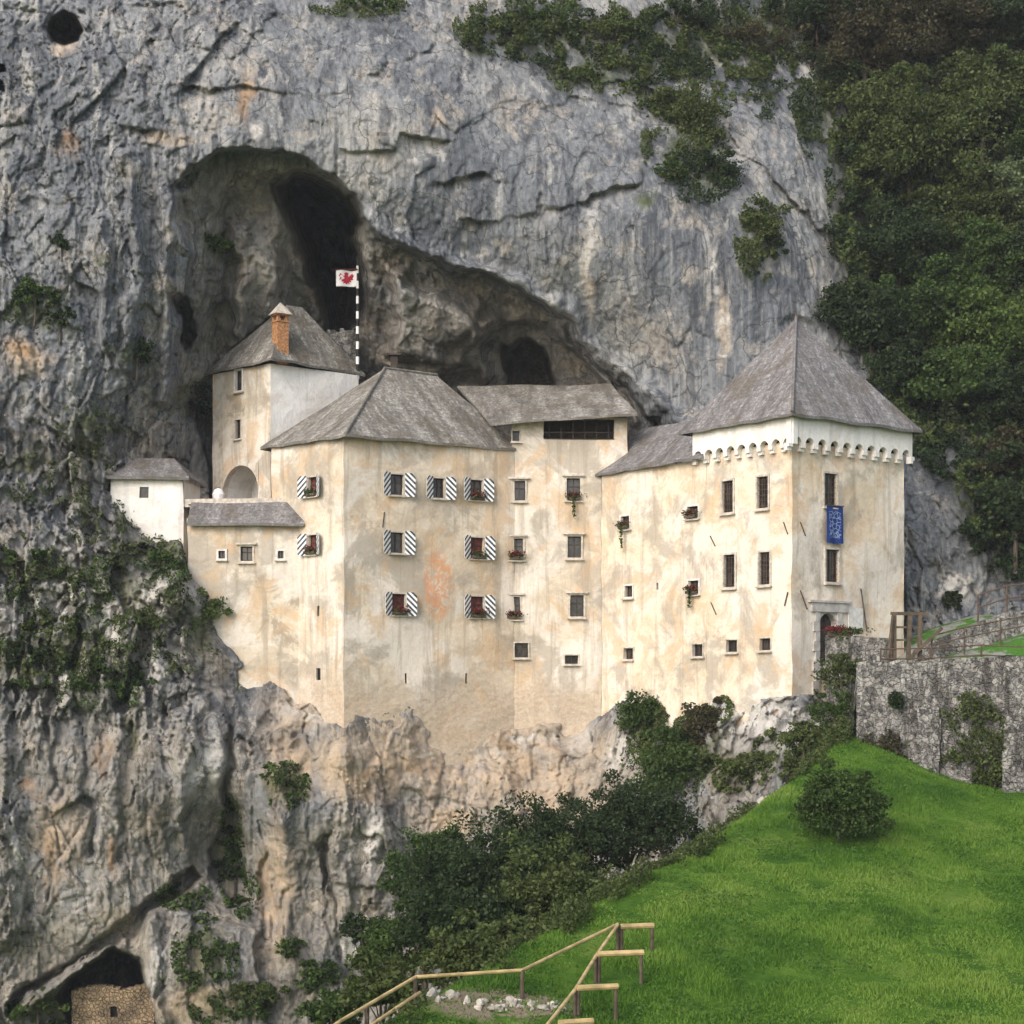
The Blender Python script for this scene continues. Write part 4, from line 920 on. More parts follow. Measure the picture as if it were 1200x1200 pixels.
def plant(name, label, cat, group, base, H, rx, rz, kind, nleaf, leaf=.26, cz=None, trunk=True, ry=None, nb=None, rb=None):
    """base: ground point; H height of the crown top above it; rx, rz crown radii"""
    rng = np.random.default_rng(abs(hash((round(base[0], 2), round(base[1], 2), kind))) % (2**31)) if False else np.random.default_rng(int(abs(base[0]*1000+base[1]*77+base[2]*13)) % (2**31))
    root = empty(name, base); tag(root, label, cat, group)
    ry = ry or rx; cz = H-rz if cz is None else cz
    nb = nb or max(10, int(rx*rz*5)); rb = rb or max(.35, min(rx, rz)*.36)
    p, c, r = crown_pts(nleaf, rx, ry, rz, nb, rb, rng); off = np.array([0, 0, cz])
    me = leaves_mesh('crown', p+off, leaf, LM[kind], rng=rng); o = bpy.data.objects.new('crown', me); link(o, root, base)
    if trunk:
        m = MB(); top_ = Vector((0, 0, cz+rz*.4)); tr_ = max(.05, H*.018)
        mid = Vector((rng.uniform(-.2, .2)*rx*.4, 0, (cz)*.5)); m.tube([Vector((0, 0, -.8)), mid, top_], [tr_*1.4, tr_, tr_*.35], 7)
        for i in range(0, len(c), max(1, len(c)//9)):
            q = Vector(c[i])+Vector((0, 0, cz)); s0 = mid.lerp(top_, rng.uniform(.0, .7)); m.tube([s0, s0.lerp(q, .5)+Vector((0, 0, -.1*rx)), q], [tr_*.5, tr_*.3, tr_*.1], 5)
        m.build('trunk', M_bark, root, base, local=True)
    return root

# ---- trees of the wooded slope at right
def rk(px, py): return rock_at(px, py)
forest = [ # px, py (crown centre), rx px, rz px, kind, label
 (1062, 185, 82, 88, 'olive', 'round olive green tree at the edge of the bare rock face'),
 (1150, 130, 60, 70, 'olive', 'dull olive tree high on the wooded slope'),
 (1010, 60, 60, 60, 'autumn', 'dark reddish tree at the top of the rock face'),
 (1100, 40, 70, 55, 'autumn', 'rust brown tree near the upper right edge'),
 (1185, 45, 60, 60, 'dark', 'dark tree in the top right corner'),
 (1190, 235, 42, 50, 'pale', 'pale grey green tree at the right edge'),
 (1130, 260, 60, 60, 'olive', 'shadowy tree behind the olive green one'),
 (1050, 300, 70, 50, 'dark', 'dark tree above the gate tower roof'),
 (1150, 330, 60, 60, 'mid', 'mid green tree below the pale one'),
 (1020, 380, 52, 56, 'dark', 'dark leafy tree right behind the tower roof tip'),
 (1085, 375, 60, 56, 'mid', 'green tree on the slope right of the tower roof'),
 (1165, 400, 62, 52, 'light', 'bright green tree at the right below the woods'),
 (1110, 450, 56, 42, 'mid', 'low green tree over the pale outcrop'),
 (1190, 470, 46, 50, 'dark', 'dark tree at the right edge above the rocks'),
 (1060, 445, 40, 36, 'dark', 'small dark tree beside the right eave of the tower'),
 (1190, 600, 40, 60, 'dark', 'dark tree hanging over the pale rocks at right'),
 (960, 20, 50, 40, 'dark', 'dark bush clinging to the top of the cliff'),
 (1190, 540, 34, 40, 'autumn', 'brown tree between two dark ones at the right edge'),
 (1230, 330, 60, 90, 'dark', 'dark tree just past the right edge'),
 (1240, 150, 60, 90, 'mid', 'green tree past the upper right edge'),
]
for px, py, rx, rz, kd, lb in forest:
    g = rk(min(px, 1230), py); Y = g.y-1.5; sc = Y/F
    Y = Y-rx*sc*.55; base = ray(px, py+rz*.95, Y)
    plant('tree', lb, 'tree', 'trees on the wooded slope', base, rz*1.95*sc, rx*sc, rz*sc, kd, int(rx*rz*6), .25, nb=int(40+rx*rz/70), rb=rx*sc*.27, ry=rx*sc*.7)
# undergrowth behind the trees: a dense leafy mass on the slope
def scatter_mask(n, regs, rng):
    P = []
    wts = np.array([r[2]*r[3] for r in regs], float); wts /= wts.sum(); idx = rng.choice(len(regs), n, p=wts)
    R_ = np.array(regs, float)[idx]; a = rng.random(n)*2*np.pi; q = np.sqrt(rng.random(n))
    return R_[:, 0]+np.cos(a)*q*R_[:, 2], R_[:, 1]+np.sin(a)*q*R_[:, 3]
def cover(name, label, regs, n, leaf, kind, thick, seed, thr=0.0):
    rng = np.random.default_rng(seed); x, y = scatter_mask(n, regs, rng)
    nz = fbm(x*.07, y*.07, x*0, 4, seed); kx = nz > thr; x = x[kx]; y = y[kx]; nz = nz[kx]
    d = bilin(R, x, y, gx[0], gy[0], STEP)-rng.random(len(x))*thick*np.clip(.4+nz, .2, 1.2)
    pts = np.stack([(x-600)/F*d, d, (800-y)/F*d], 1)
    me = leaves_mesh(name, pts, leaf, LM[kind], rng=rng); o = bpy.data.objects.new(name, me); COL.objects.link(o); tag(o, label, 'plants', kind='stuff')
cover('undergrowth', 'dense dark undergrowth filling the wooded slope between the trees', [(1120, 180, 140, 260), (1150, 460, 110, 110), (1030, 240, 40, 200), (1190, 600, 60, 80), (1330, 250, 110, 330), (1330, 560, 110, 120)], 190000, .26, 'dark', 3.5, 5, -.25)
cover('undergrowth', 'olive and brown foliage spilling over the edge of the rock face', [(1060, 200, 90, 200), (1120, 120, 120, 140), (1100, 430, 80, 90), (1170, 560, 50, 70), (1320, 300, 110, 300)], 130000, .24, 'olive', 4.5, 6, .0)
cover('brush', 'mixed olive brush on the ledges along the top of the cliff', [(640, 30, 110, 40), (740, 55, 120, 42), (860, 40, 130, 50), (700, 90, 60, 24), (960, 110, 34, 60), (420, 6, 60, 14), (600, 40, 60, 26), (880, 90, 60, 30), (800, 160, 50, 70), (890, 280, 30, 50), (1000, 110, 40, 90), (780, 110, 40, 30)], 60000, .22, 'olive', 1.3, 8, -.02)
cover('brush', 'darker shrubs mixed along the top of the cliff', [(640, 40, 110, 34), (740, 60, 120, 40), (860, 40, 130, 50), (960, 130, 30, 60), (900, 110, 40, 30), (820, 200, 44, 40), (990, 180, 24, 120)], 30000, .22, 'dark', 1.5, 88, 0)
cover('undergrowth', 'patchy olive plants growing between the pale rocks left of the castle', [(40, 660, 70, 40), (90, 700, 70, 60), (60, 765, 70, 44), (140, 760, 70, 60), (180, 650, 50, 50), (220, 740, 44, 50), (100, 530, 50, 60), (40, 360, 46, 28), (100, 610, 60, 40), (30, 560, 50, 30)], 17000, .2, 'olive', .6, 13, .12)
cover('undergrowth', 'dark green plants and ivy between the pale rocks left of the castle', [(40, 680, 70, 40), (100, 800, 80, 30), (60, 775, 70, 40), (140, 770, 60, 50), (190, 640, 40, 44), (215, 610, 22, 30), (225, 700, 30, 50), (110, 690, 50, 40)], 14000, .2, 'mid', .8, 14, .22)
cover('undergrowth', 'green plants on the ledges of the lower cliff', [(270, 1000, 16, 66), (285, 1050, 20, 30), (215, 1050, 34, 18), (240, 1120, 40, 50), (270, 1180, 50, 30), (50, 1185, 44, 20), (370, 1140, 30, 20), (330, 920, 34, 30), (150, 800, 20, 30), (340, 1110, 20, 12)], 9000, .26, 'mid', .6, 15, .0)
cover('undergrowth', 'weeds and ivy on the rocks below the gate tower', [(760, 850, 34, 44), (800, 870, 50, 60), (860, 905, 40, 24), (940, 880, 60, 34), (960, 800, 30, 30), (830, 830, 30, 20)], 13000, .24, 'olive', .8, 16, -.1)
# individual shrubs rooted on the cliff
shr = [(812, 150, 44, 46, 'olive', 'olive shrub fanning out on the upper right rock face'), (835, 205, 36, 34, 'dark', 'dark shrub hanging under the olive one on the rock face'), (790, 205, 24, 22, 'mid', 'small green shrub left of the dark hanging one'), (885, 270, 24, 38, 'olive', 'narrow drooping shrub on the rock face above the tower'), (905, 290, 20, 26, 'dark', 'small dark tuft beside the narrow drooping shrub'),
       (228, 470, 26, 36, 'dark', 'dark bush in the gap left of the keep'), (255, 288, 22, 18, 'mid', 'green plant growing inside the big cave'), (40, 350, 34, 22, 'mid', 'bright shrub on the ledge at the left edge'), (70, 375, 22, 16, 'dark', 'dark tuft just below the bright ledge shrub'), (160, 415, 24, 20, 'dark', 'dark shrub above the little hut'), (73, 288, 11, 12, 'dark', 'tiny dark tuft on the left cliff'),
       (200, 608, 26, 26, 'dark', 'dark bush leaning against the right corner of the hut'), (196, 660, 26, 26, 'mid', 'green bush below the hut window'), (30, 770, 40, 30, 'dark', 'dark ivy bush at the left edge'), (110, 785, 26, 18, 'mid', 'mid green bush on the rim of the lower cliff'), (245, 715, 24, 22, 'light', 'light green bush at the foot of the terrace wall'), (275, 1010, 20, 50, 'dark', 'dark bush filling the crevice of the lower cliff'),
       (20, 655, 30, 18, 'mid', 'low green bush on the pale rock at the left edge'), (60, 735, 40, 26, 'olive', 'olive bush among white rocks'), (165, 730, 34, 26, 'olive', 'brownish bush under the overhanging boulder'), (45, 1180, 34, 22, 'light', 'light green plant beside the small lower cave'),
       (755, 850, 34, 44, 'mid', 'ivy green bush against the grey rock under the wing'), (800, 880, 44, 40, 'mid', 'leafy bush under the white rock'), (828, 862, 28, 44, 'autumn', 'reddish brown bush under the tower corner rock'), (795, 920, 54, 44, 'mid', 'broad green bush above the meadow edge'), (876, 905, 36, 22, 'olive', 'low olive bush at the meadow edge'), (1115, 705, 14, 20, 'dark', 'dark ivy tuft on the grey rock behind the path'),
       (640, 25, 40, 26, 'mid', 'green bush on the cliff top above the great face'), (710, 45, 44, 24, 'olive', 'wide olive bush on the cliff top'), (790, 25, 50, 28, 'dark', 'dark bush at the top edge of the cliff'), (880, 55, 46, 32, 'autumn', 'brownish bush on the upper ledge'), (960, 90, 30, 36, 'dark', 'dark bush beside the pale upper rock'), (420, 8, 44, 12, 'mid', 'flat green bush at the top edge above the cave'), (600, 50, 34, 16, 'olive', 'small olive bush left on the long top ledge'), (300, 1165, 30, 22, 'olive', 'olive scrub at the foot of the lower cliff'), (370, 1150, 30, 24, 'mid', 'green scrub between the lower cliff and the meadow')]
for px, py, rx, rz, kd, lb in shr:
    if px < 240 and py > 600: rx, rz = rx*.8, rz*.75
    g = rk(px, py); sc = g.y/F; Y = g.y-.15; base = ray(px, py+rz*.8, Y)
    plant('shrub', lb, 'shrub', 'shrubs growing on the cliff', base, rz*1.8*sc, rx*sc, rz*sc, kd, int(300+rx*rz*3), .18, nb=int(12+rx*rz/70), rb=min(rx, rz)*sc*.34, ry=max(.5, rx*sc*.4), trunk=True)
# bushes in the ravine beyond the meadow edge and on the meadow
rav = [(560, 1045, 74, 72, 70, 'dark', 'dark conifer-like bush left in the hollow'), (628, 1010, 62, 62, 74, 'dark', 'tall dark bush in the middle of the hollow'), (735, 975, 64, 60, 80, 'dark', 'large dark bush just beyond the meadow edge'), (680, 1000, 52, 50, 77, 'dark', 'dark bush between the two largest dark ones'), (775, 975, 44, 40, 78, 'dark', 'dark bush low at the right end of the hollow'),
       (498, 1040, 44, 66, 76, 'mid', 'slender green tree against the tan rock'), (520, 1000, 26, 40, 78, 'mid', 'thin green sapling beside the slender tree'), (655, 1060, 60, 58, 66, 'olive', 'round lighter green bush in front of the dark ones'), (470, 1110, 46, 46, 70, 'mid', 'green bush at the left of the hollow'), (430, 1095, 28, 26, 74, 'dark', 'dark bush against the grey boulders'), (550, 1135, 52, 42, 57, 'olive', 'low olive bush right behind the handrail'),
       (445, 1165, 46, 38, 56, 'olive', 'feathery olive bush under the left handrail'), (390, 1190, 30, 30, 60, 'mid', 'green bush at the bottom below the cliff'), (610, 1105, 50, 36, 60, 'olive', 'spreading bush above the stony patch'), (520, 1090, 50, 44, 66, 'dark', 'shadowy bush behind the olive one'), (590, 1085, 46, 44, 66, 'dark', 'dark bush under the round lighter one'), (490, 1190, 30, 20, 50, 'olive', 'low scrub at the foot of the handrail')]
for px, py, rx, rz, Y, kd, lb in rav:
    sc = Y/F; c_ = ray(px, py, Y); gz = float(hillz(c_.x, Y)); bz = min(c_.z-rz*sc*.85, max(gz, c_.z-rz*sc-5)); base = Vector((c_.x, Y, bz))
    plant('bush', lb, 'bush', 'bushes in the hollow below the castle', base, c_.z+rz*sc-bz, rx*sc, rz*sc, kd, int(rx*rz*4), .16, nb=int(40+rx*rz/50), rb=min(rx, rz)*sc*.3)
c_ = ray(985, 925, 69); gz = float(hillz(c_.x, 69)); base = Vector((c_.x, 69, gz-.1))
plant('bush', 'round dark green bush standing alone on the meadow below the stone wall', 'bush', None, base, 3.6, 1.5, 1.75, 'mid', 22000, .13, nb=110, rb=.55, cz=1.3)
for px_, py_, rx_, rz_, Y_, kd_, lb_ in ((985, 792, 24, 32, 88.5, 'olive', 'yellowish bush hanging below the low parapet beside the gate'), (978, 840, 26, 26, 87, 'mid', 'green bush between the tower rock and the long stone wall'), (940, 868, 34, 20, 85, 'olive', 'low weedy bush under the tower corner')):
    sc = Y_/F; c_ = ray(px_, py_, Y_); base = c_-Vector((0, 0, rz_*sc*.9)); plant('bush', lb_, 'bush', 'bushes below the gate', base, rz_*1.9*sc, rx_*sc, rz_*sc, kd_, 2600, .15, nb=40, rb=.35)
# rough weeds where the meadow breaks off into the hollow
rw_ = np.random.default_rng(21); n_ = 42000; ty = 47+rw_.random(n_)*38; off_ = -2.6+rw_.random(n_)*3.0; tx = -3.9+(ty-46)*.536+off_
nz_ = fbm(tx*.5, ty*.5, tx*0, 3, 44); k_ = nz_ > .0+.3*(off_ > -.3); tx = tx[k_]; ty = ty[k_]; nz_ = nz_[k_]
pt_ = np.stack([tx, ty, hillz(tx, ty)+rw_.random(len(tx))*(.3+.9*np.clip(nz_, 0, 1))], 1)
o = bpy.data.objects.new('weeds', leaves_mesh('weeds', pt_, .13, LM['olive'], rng=rw_)); COL.objects.link(o); tag(o, 'rough olive weeds along the edge where the meadow drops off', 'plants', kind='stuff')

# ------------------------------------------------------------------ retaining wall with buttress
rw = empty('retaining_wall', (21, 82.5, -5)); tag(rw, 'tall grey rubble stone wall holding up the path above the meadow', 'wall')
def thickwall(mb, P, Q_, z0, zt0, zt1, th=.8):
    f = Face(P, Q_); n = max(2, int(f.L/.5)); nz = 14
    for i in range(n):
        for j in range(nz):
            q = []
            for a, b in ((i, j), (i+1, j), (i+1, j+1), (i, j+1)):
                u = f.L*a/n; zt_ = zt0+(zt1-zt0)*a/n+.05*math.sin(u*3.7); z = z0+(zt_-z0)*b/nz
                of = .09*math.sin(u*2.3+z*3.1)*math.cos(z*2.2+u)+.35*(1-b/nz); q.append(f.at(u, z, of))
            mb.poly(q)
        ua, ub_ = f.L*i/n, f.L*(i+1)/n; za, zb_ = zt0+(zt1-zt0)*i/n+.05*math.sin(ua*3.7), zt0+(zt1-zt0)*(i+1)/n+.05*math.sin(ub_*3.7)
        mb.poly([f.at(ua, za, .1*0), f.at(ub_, zb_, 0), f.at(ub_, zb_, -th), f.at(ua, za, -th)])
    mb.poly([f.at(0, z0, 0), f.at(0, zt0, 0), f.at(0, zt0, -th), f.at(0, z0, -th)])
m = MB(); thickwall(m, WR0, WR1, -8, 1.0, 1.35); thickwall(m, WR1, WR2, -8, 1.35, 1.6); thickwall(m, Vector((18.9, 92.5)), WR0, -6, .95, 1.0)
m.build('masonry', M_stone, rw, smooth=True)
m = MB()
for (px_, w_, zt_) in ((1090, 1.1, -1.2), (1190, 1.0, 1.0)):
    fR_ = Face(WR0, WR1); u, _ = fR_.hit(px_, 850)
    for k_ in range(12):
        z0_ = -7.5+(zt_+7.5)*k_/12; z1_ = -7.5+(zt_+7.5)*(k_+1)/12; o_ = .25+.9*(1-k_/12)
        m.box(fR_.at(u+.04*math.sin(k_*2.1), (z0_+z1_)/2, o_/2), (w_+.07*math.sin(k_*5), o_+.06*math.sin(k_*3), z1_-z0_), Matrix.Rotation(fR_.rot(), 3, 'Z'))
m.build('buttress', M_stone, rw)
def ivy(lb, regs, f_, n, kd, seed):
    rng = np.random.default_rng(seed); x, y = scatter_mask(n, regs, rng); nz = fbm(x*.06, y*.06, x*0, 3, seed); kx = nz > -.15; x = x[kx]; y = y[kx]; P = []
    for a, b in zip(x, y):
        u, z = f_.hit(a, b); P.append(f_.at(u, z, .2+rng.random()*.6))
    P = np.array(P); me = leaves_mesh('ivy', P, .17, LM[kd], rng=rng); o = bpy.data.objects.new('ivy', me); COL.objects.link(o); return tag(o, lb, 'ivy')
fR_ = Face(WR0, WR1)
ivy('brown and green ivy sheet hanging on the right half of the stone wall', [(1140, 870, 44, 60), (1150, 910, 50, 26)], fR_, 5500, 'olive', 31)
ivy('reddish creeper at the foot of the left part of the stone wall', [(1035, 880, 24, 32), (1050, 900, 24, 20)], fR_, 2000, 'autumn', 32)
ivy('small green tuft growing from a crack in the stone wall', [(1052, 820, 8, 10)], fR_, 350, 'dark', 33)

# ------------------------------------------------------------------ railings and frame by the gate
def railing(lb, pts, h, mat, rails=(1.0, .5), r=.04, ex=None, every=1.8, group=None, name='railing'):
    pts = [Vector(p) for p in pts]; root = empty(name, pts[0]); tag(root, lb, 'railing', group)
    for P, Q_ in zip(pts[:-1], pts[1:]):
        n = max(1, round((Q_-P).length/every))
        for i in range(n+(1 if Q_ is pts[-1] else 0)):
            q = P.lerp(Q_, i/n); m = MB(); m.tube([q-Vector((0, 0, .4)), q+Vector((0, 0, h+.04))], r*1.25, 7); m.build('post', mat, root)
    for k_ in rails:
        m = MB(); m.tube([p+Vector((0, 0, h*k_)) for p in pts], r, 7); m.build('rail', mat, root)
    return root
def pz(px, Y): X = (px-600)/F*Y; return Vector((X, Y, float(platz(X, Y))))
railing('rusty railing along the upper path at the right edge', [ray(1146, 727, 91.2), ray(1180, 716, 91.2), ray(1220, 712, 91.0)], 1.35, M_iron, every=1.5)
railing('thin brown fence along the path above the stone wall', [pz(1032, 85.2), pz(1090, 85.6), pz(1150, 85.8), pz(1215, 85.0)], 1.0, M_iron, r=.035)
uw = empty('upper_wall', ray(1140, 750, 90.4)); tag(uw, 'low grey rubble wall under the rusty railing on the upper path', 'wall')
m = MB(); gq = [(1072, 91.0, 762), (1100, 90.8, 748), (1146, 90.6, 729), (1180, 90.5, 717), (1240, 90.3, 712)]
for (xa, Ya, ya), (xb, Yb, yb) in zip(gq[:-1], gq[1:]):
    p0, p1 = ray(xa, ya, Ya), ray(xb, yb, Yb); q0, q1 = p0.copy(), p1.copy(); q0.z = q1.z = 0; d_ = Vector((.1, .9, 0)); m.hexa([q0, q1, q1+d_, q0+d_, p0, p1, p1+d_, p0+d_])
m.build('masonry', M_stone, uw)
railing('brown sloping fence on the grass between the two stone walls', [ray(1092, 768, 87.5), ray(1130, 758, 88), ray(1215, 742, 88.4)], 1.0, M_iron, r=.035)
wf = empty('timber_frame', pz(1066, 87.5)); tag(wf, 'old timber frame with beam, posts and slanting braces in front of the gate tower', 'timber frame')
bz_ = pz(1066, 87.5)
m = MB(); tz_ = (800-720)/F*87.5; m.bar(ray(1044, 719, 87.5), ray(1088, 719, 87.5), .2, .16); m.build('beam', M_wood, wf)
for a, b in ((1048, 1048), (1066, 1064), (1078, 1078)):
    m = MB(); m.bar(ray(a, 721, 87.5), Vector((ray(b, 770, 87.5).x, 87.5, bz_.z-.2)), .2); m.build('post', M_wood, wf)
for a, b in ((1047, 1041), (1104, 1062)):
    m = MB(); p0 = ray(a, 722 if a < 1050 else 736, 87.4); p1 = ray(b, 775, 87.2); m.bar(p0, p1, .15); m.build('brace', M_wood, wf)
for pyy in (735, 750): m = MB(); m.bar(ray(1047, pyy, 87.6), ray(1079, pyy, 87.6), .1); m.build('rail', M_wood, wf)

# ------------------------------------------------------------------ meadow stairs, handrails
def gp(px, py, Y): return ray(px, py, Y)
def handrail(lb, tops, posts, rad=.055):
    T = [gp(*q) for q in tops]; root = empty('handrail', (T[0].x, T[0].y, float(hillz(T[0].x, T[0].y)))); tag(root, lb, 'handrail')
    m = MB(); m.tube(T, rad, 8); m.build('rail', M_rail, root, smooth=True)
    for i in posts:
        q = T[i]; g_ = float(hillz(q.x, q.y)); m = MB(); m.tube([Vector((q.x, q.y, min(g_, q.z-.9)-.2)), Vector((q.x, q.y, q.z+.02))], rad*1.1, 8); m.build('post', M_wood, root)
    return root
handrail('pale timber handrail zigzagging down the meadow edge at the bottom', [(380, 1210, 45), (400, 1196, 46), (487, 1145, 49), (612, 1137, 50.1), (724, 1083, 54.5)], [2, 3, 4])
handrail('steep timber handrail of the meadow steps', [(724, 1084, 54.4), (698, 1121, 51.9), (674, 1160, 48.9), (640, 1203, 46)], [1, 2, 3])
handrail('short lower timber rail below the left handrail', [(405, 1225, 45.5), (440, 1198, 47), (492, 1163, 49.1)], [1])
SB = ['upper timber barrier beam where the two handrails meet', 'second timber barrier beam down the meadow steps', 'third timber barrier beam down the meadow steps', 'lowest timber barrier beam cut by the bottom edge']
for (x0, x1, y_, Y), lb in zip(((727, 766, 1086, 54.5), (700, 754, 1118, 51.9), (676, 724, 1158, 48.9), (655, 695, 1199, 46.3)), SB):
    a = gp(x0, y_, Y); b = gp(x1, y_, Y+.3); b.z = a.z; root = empty('barrier', (a.x, a.y, a.z-.9)); tag(root, lb, 'barrier', 'timber barriers beside the steps')
    m = MB(); m.tube([a, b], .09, 8); m.build('beam', M_rail, root, smooth=True)
    for q in (a.lerp(b, .04), a.lerp(b, .95)):
        g_ = float(hillz(q.x, q.y)); m = MB(); m.tube([Vector((q.x, q.y, min(g_, q.z-.4)-.2)), q-Vector((0, 0, .05))], .06, 7); m.build('post', M_wood, root)

# ------------------------------------------------------------------ loose stones
rngS = np.random.default_rng(3)
def stone_mesh(seed, s_):
    import bmesh
    b = bmesh.new(); bmesh.ops.create_icosphere(b, subdivisions=2, radius=1); r_ = np.random.default_rng(seed); ax = r_.uniform(.6, 1.2, 3)
    for v in b.verts:
        n_ = float(fbm(np.array(v.co.x*1.3+seed), np.array(v.co.y*1.3), np.array(v.co.z*1.3), 3, seed)); v.co = Vector((v.co.x*ax[0], v.co.y*ax[1], v.co.z*ax[2]*.75))*(1+.35*n_)*s_
    me = bpy.data.meshes.new('stone'); b.to_mesh(me); b.free(); me.materials.append(M_pst); return me
M_pst = simple('pale_limestone', (.34, .31, .26), .95, .35, 2, bump=.04)
SM = [stone_mesh(i, 1.0) for i in range(5)]
def stone(px, py, Y, s_, lb, grp):
    c = ray(px, py, Y); z = float(hillz(c.x, Y)); o = bpy.data.objects.new('stone', SM[int(px) % 5]); COL.objects.link(o); o.location = (c.x, Y, z+s_*.25); o.scale = (s_, s_, s_); o.rotation_euler = (0, 0, px*.7); tag(o, lb, 'stone', grp)
for i in range(60):
    t_ = rngS.random(); px = 500+t_*160; Y = 49.2+.9*rngS.random(); sz = .04+.12*rngS.random()**2.5
    stone(px, 1180, Y, sz*1.2, 'pale loose stone in the stony patch under the handrail', 'loose stones in the stony patch under the handrail')
for px, py, Y, sz, lb in ((507, 1171, 50.0, .24, 'biggest white stone at the left end of the stony patch'), (893, 922, 77, .4, 'white rock on the meadow edge under the brown bush'), (905, 900, 79, .45, 'pale rock higher on the meadow edge'), (800, 985, 68.5, .3, 'grey rock at the meadow edge beside the dark bush'), (870, 925, 76, .3, 'pale rock lying among weeds at the meadow edge'), (590, 1180, 49.5, .14, 'middle sized white stone in the stony patch')):
    stone(px, py, Y, sz, lb, None)
# bare soil under the stones
m = MB()
# ------------------------------------------------------------------ grass blades
def grassblades(n, seed):
    rng = np.random.default_rng(seed); Y = 38+rng.random(n)**.8*50; x = 380+rng.random(n)*960; X = (x-600)/F*Y
    lx = -3.9+(Y-46)*.536; kx = (X > lx-2.2); X = X[kx]; Y = Y[kx]; 
    soil = (np.abs(Y-49.6)<.8)&(X>-2.6)&(X<1.8)&(rng.random(len(X))<.8); X=X[~soil]; Y=Y[~soil]; n = len(X)
    cl = fbm(X*.8, Y*.8, X*0, 3, 3); h = (.05+.07*rng.random(n))*(1+1.0*cl); Z = hillz(X, Y); a = rng.random(n)*6.28; w_ = .028
    lean = rng.normal(size=(n, 2))*.06
    V = np.stack([np.stack([X-np.cos(a)*w_, Y-np.sin(a)*w_, Z-.02], 1), np.stack([X+np.cos(a)*w_, Y+np.sin(a)*w_, Z-.02], 1), np.stack([X+lean[:, 0], Y+lean[:, 1], Z+h], 1)], 1).reshape(-1, 3)
    me = npmesh('grass', V, np.arange(n*3).reshape(-1, 3), leaf_material('grass_blades', [(.055, .13, .014), (.105, .21, .022), (.18, .28, .045)], .3))
    at = me.attributes.new('leafrnd', 'FLOAT', 'POINT'); at.data.foreach_set('value', np.repeat(np.clip(rng.random(n)*.4+.3+.6*fbm(X*.25, Y*.25, X*0, 4, 12), 0, 1), 3).astype(np.float32))
    o = bpy.data.objects.new('grass', me); COL.objects.link(o); tag(o, 'bright green meadow grass covering the slope', 'grass', kind='stuff')
grassblades(460000, 4)

mw = np.random.default_rng(77); n_ = 90000; Yw = 42+mw.random(n_)*42; xw = 480+mw.random(n_)*730; Xw = (xw-600)/F*Yw
k_ = (Xw > -3.9+(Yw-46)*.536+.3) & (fbm(Xw*.55, Yw*.4, Xw*0, 4, 207) > .18); Xw = Xw[k_]; Yw = Yw[k_]
pt_ = np.stack([Xw, Yw, hillz(Xw, Yw)+mw.random(len(Xw))*.12], 1)
o = bpy.data.objects.new('clover', leaves_mesh('clover', pt_, .09, leaf_material('clover_leaves', [(.035, .09, .012), (.06, .14, .018), (.10, .19, .03)]), rng=mw)); COL.objects.link(o); tag(o, 'darker broad leaved weeds scattered in patches over the meadow', 'plants', kind='stuff')

# ------------------------------------------------------------------ flower boxes (rest on the sills)
M_flr = leaf_material('red_flowers', [(.08, .006, .012), (.15, .012, .018), (.2, .025, .04)], .2)
FLB = {'green': 'green leafy flower box in the upper window of the narrow left wall', 'redg0': '', 'red1': 'red flower box on the third window of the top shuttered row', 'red2': 'red flower box on the left window of the middle shuttered row', 'green2': 'mostly green flower box on the right window of the middle shuttered row',
       'red3': 'red flower box on the left window of the lowest shuttered row', 'red4': 'red flower box on the right window of the lowest shuttered row', 'red5': 'red geraniums in the middle window above the striped row end', 'red6': 'bright red geraniums in the lower window of the middle wing', 'red7': 'dark red flowers in the small window left of the tower windows',
       'trail1': 'flower box with a long trailing stem on the upper middle wing window', 'trail2': 'small flower box with a trailing stem high on the pale wing', 'trail3': 'red flowers with a hanging green tail on the lower wing window'}
first = True
for f_, u, z, w_, kd, _l in FLOW:
    c = f_.at(u, z, .22); root = empty('flower_box', c)
    if kd == 'redg': lb = 'red flower box in the lower window of the narrow left wall' if f_ is fA else 'green and red flower box on the first window of the top shuttered row'
    else: lb = FLB[kd]
    tag(root, lb, 'flower box', 'flower boxes on the castle windows')
    m = MB(); m.box((0, 0, .07), (w_*.98, .2, .16)); m.build('box', M_wood, root, c, rot=(0, 0, f_.rot()), local=True)
    rng = np.random.default_rng(int(u*100+z*10)); n = 160
    pts = rng.normal(size=(n, 3))*np.array([w_*.28, .09, .1])+np.array([0, -.03, .25]); 
    if kd.startswith('trail'):
        k2 = 120; tl = rng.random(k2); pts = np.vstack([pts, np.stack([rng.normal(size=k2)*.05, rng.normal(size=k2)*.04-.14, .1-tl*(1.3 if kd != 'trail3' else .9)], 1)])
    cr_, sr_ = math.cos(f_.rot()), math.sin(f_.rot()); pts = np.stack([pts[:, 0]*cr_-pts[:, 1]*sr_, pts[:, 0]*sr_+pts[:, 1]*cr_, pts[:, 2]], 1)
    me = leaves_mesh('leaves', pts, .14, LM['mid'], rng=rng); o = bpy.data.objects.new('leaves', me); link(o, root, c)
    if not kd.startswith('green'):
        pts = rng.normal(size=(90, 3))*np.array([w_*.28, .08, .08])+np.array([0, -.08, .33]); pts = np.stack([pts[:, 0]*cr_-pts[:, 1]*sr_, pts[:, 0]*sr_+pts[:, 1]*cr_, pts[:, 2]], 1)
        me = leaves_mesh('blossoms', pts, .14, M_flr, rng=rng); o = bpy.data.objects.new('blossoms', me); link(o, root, c)
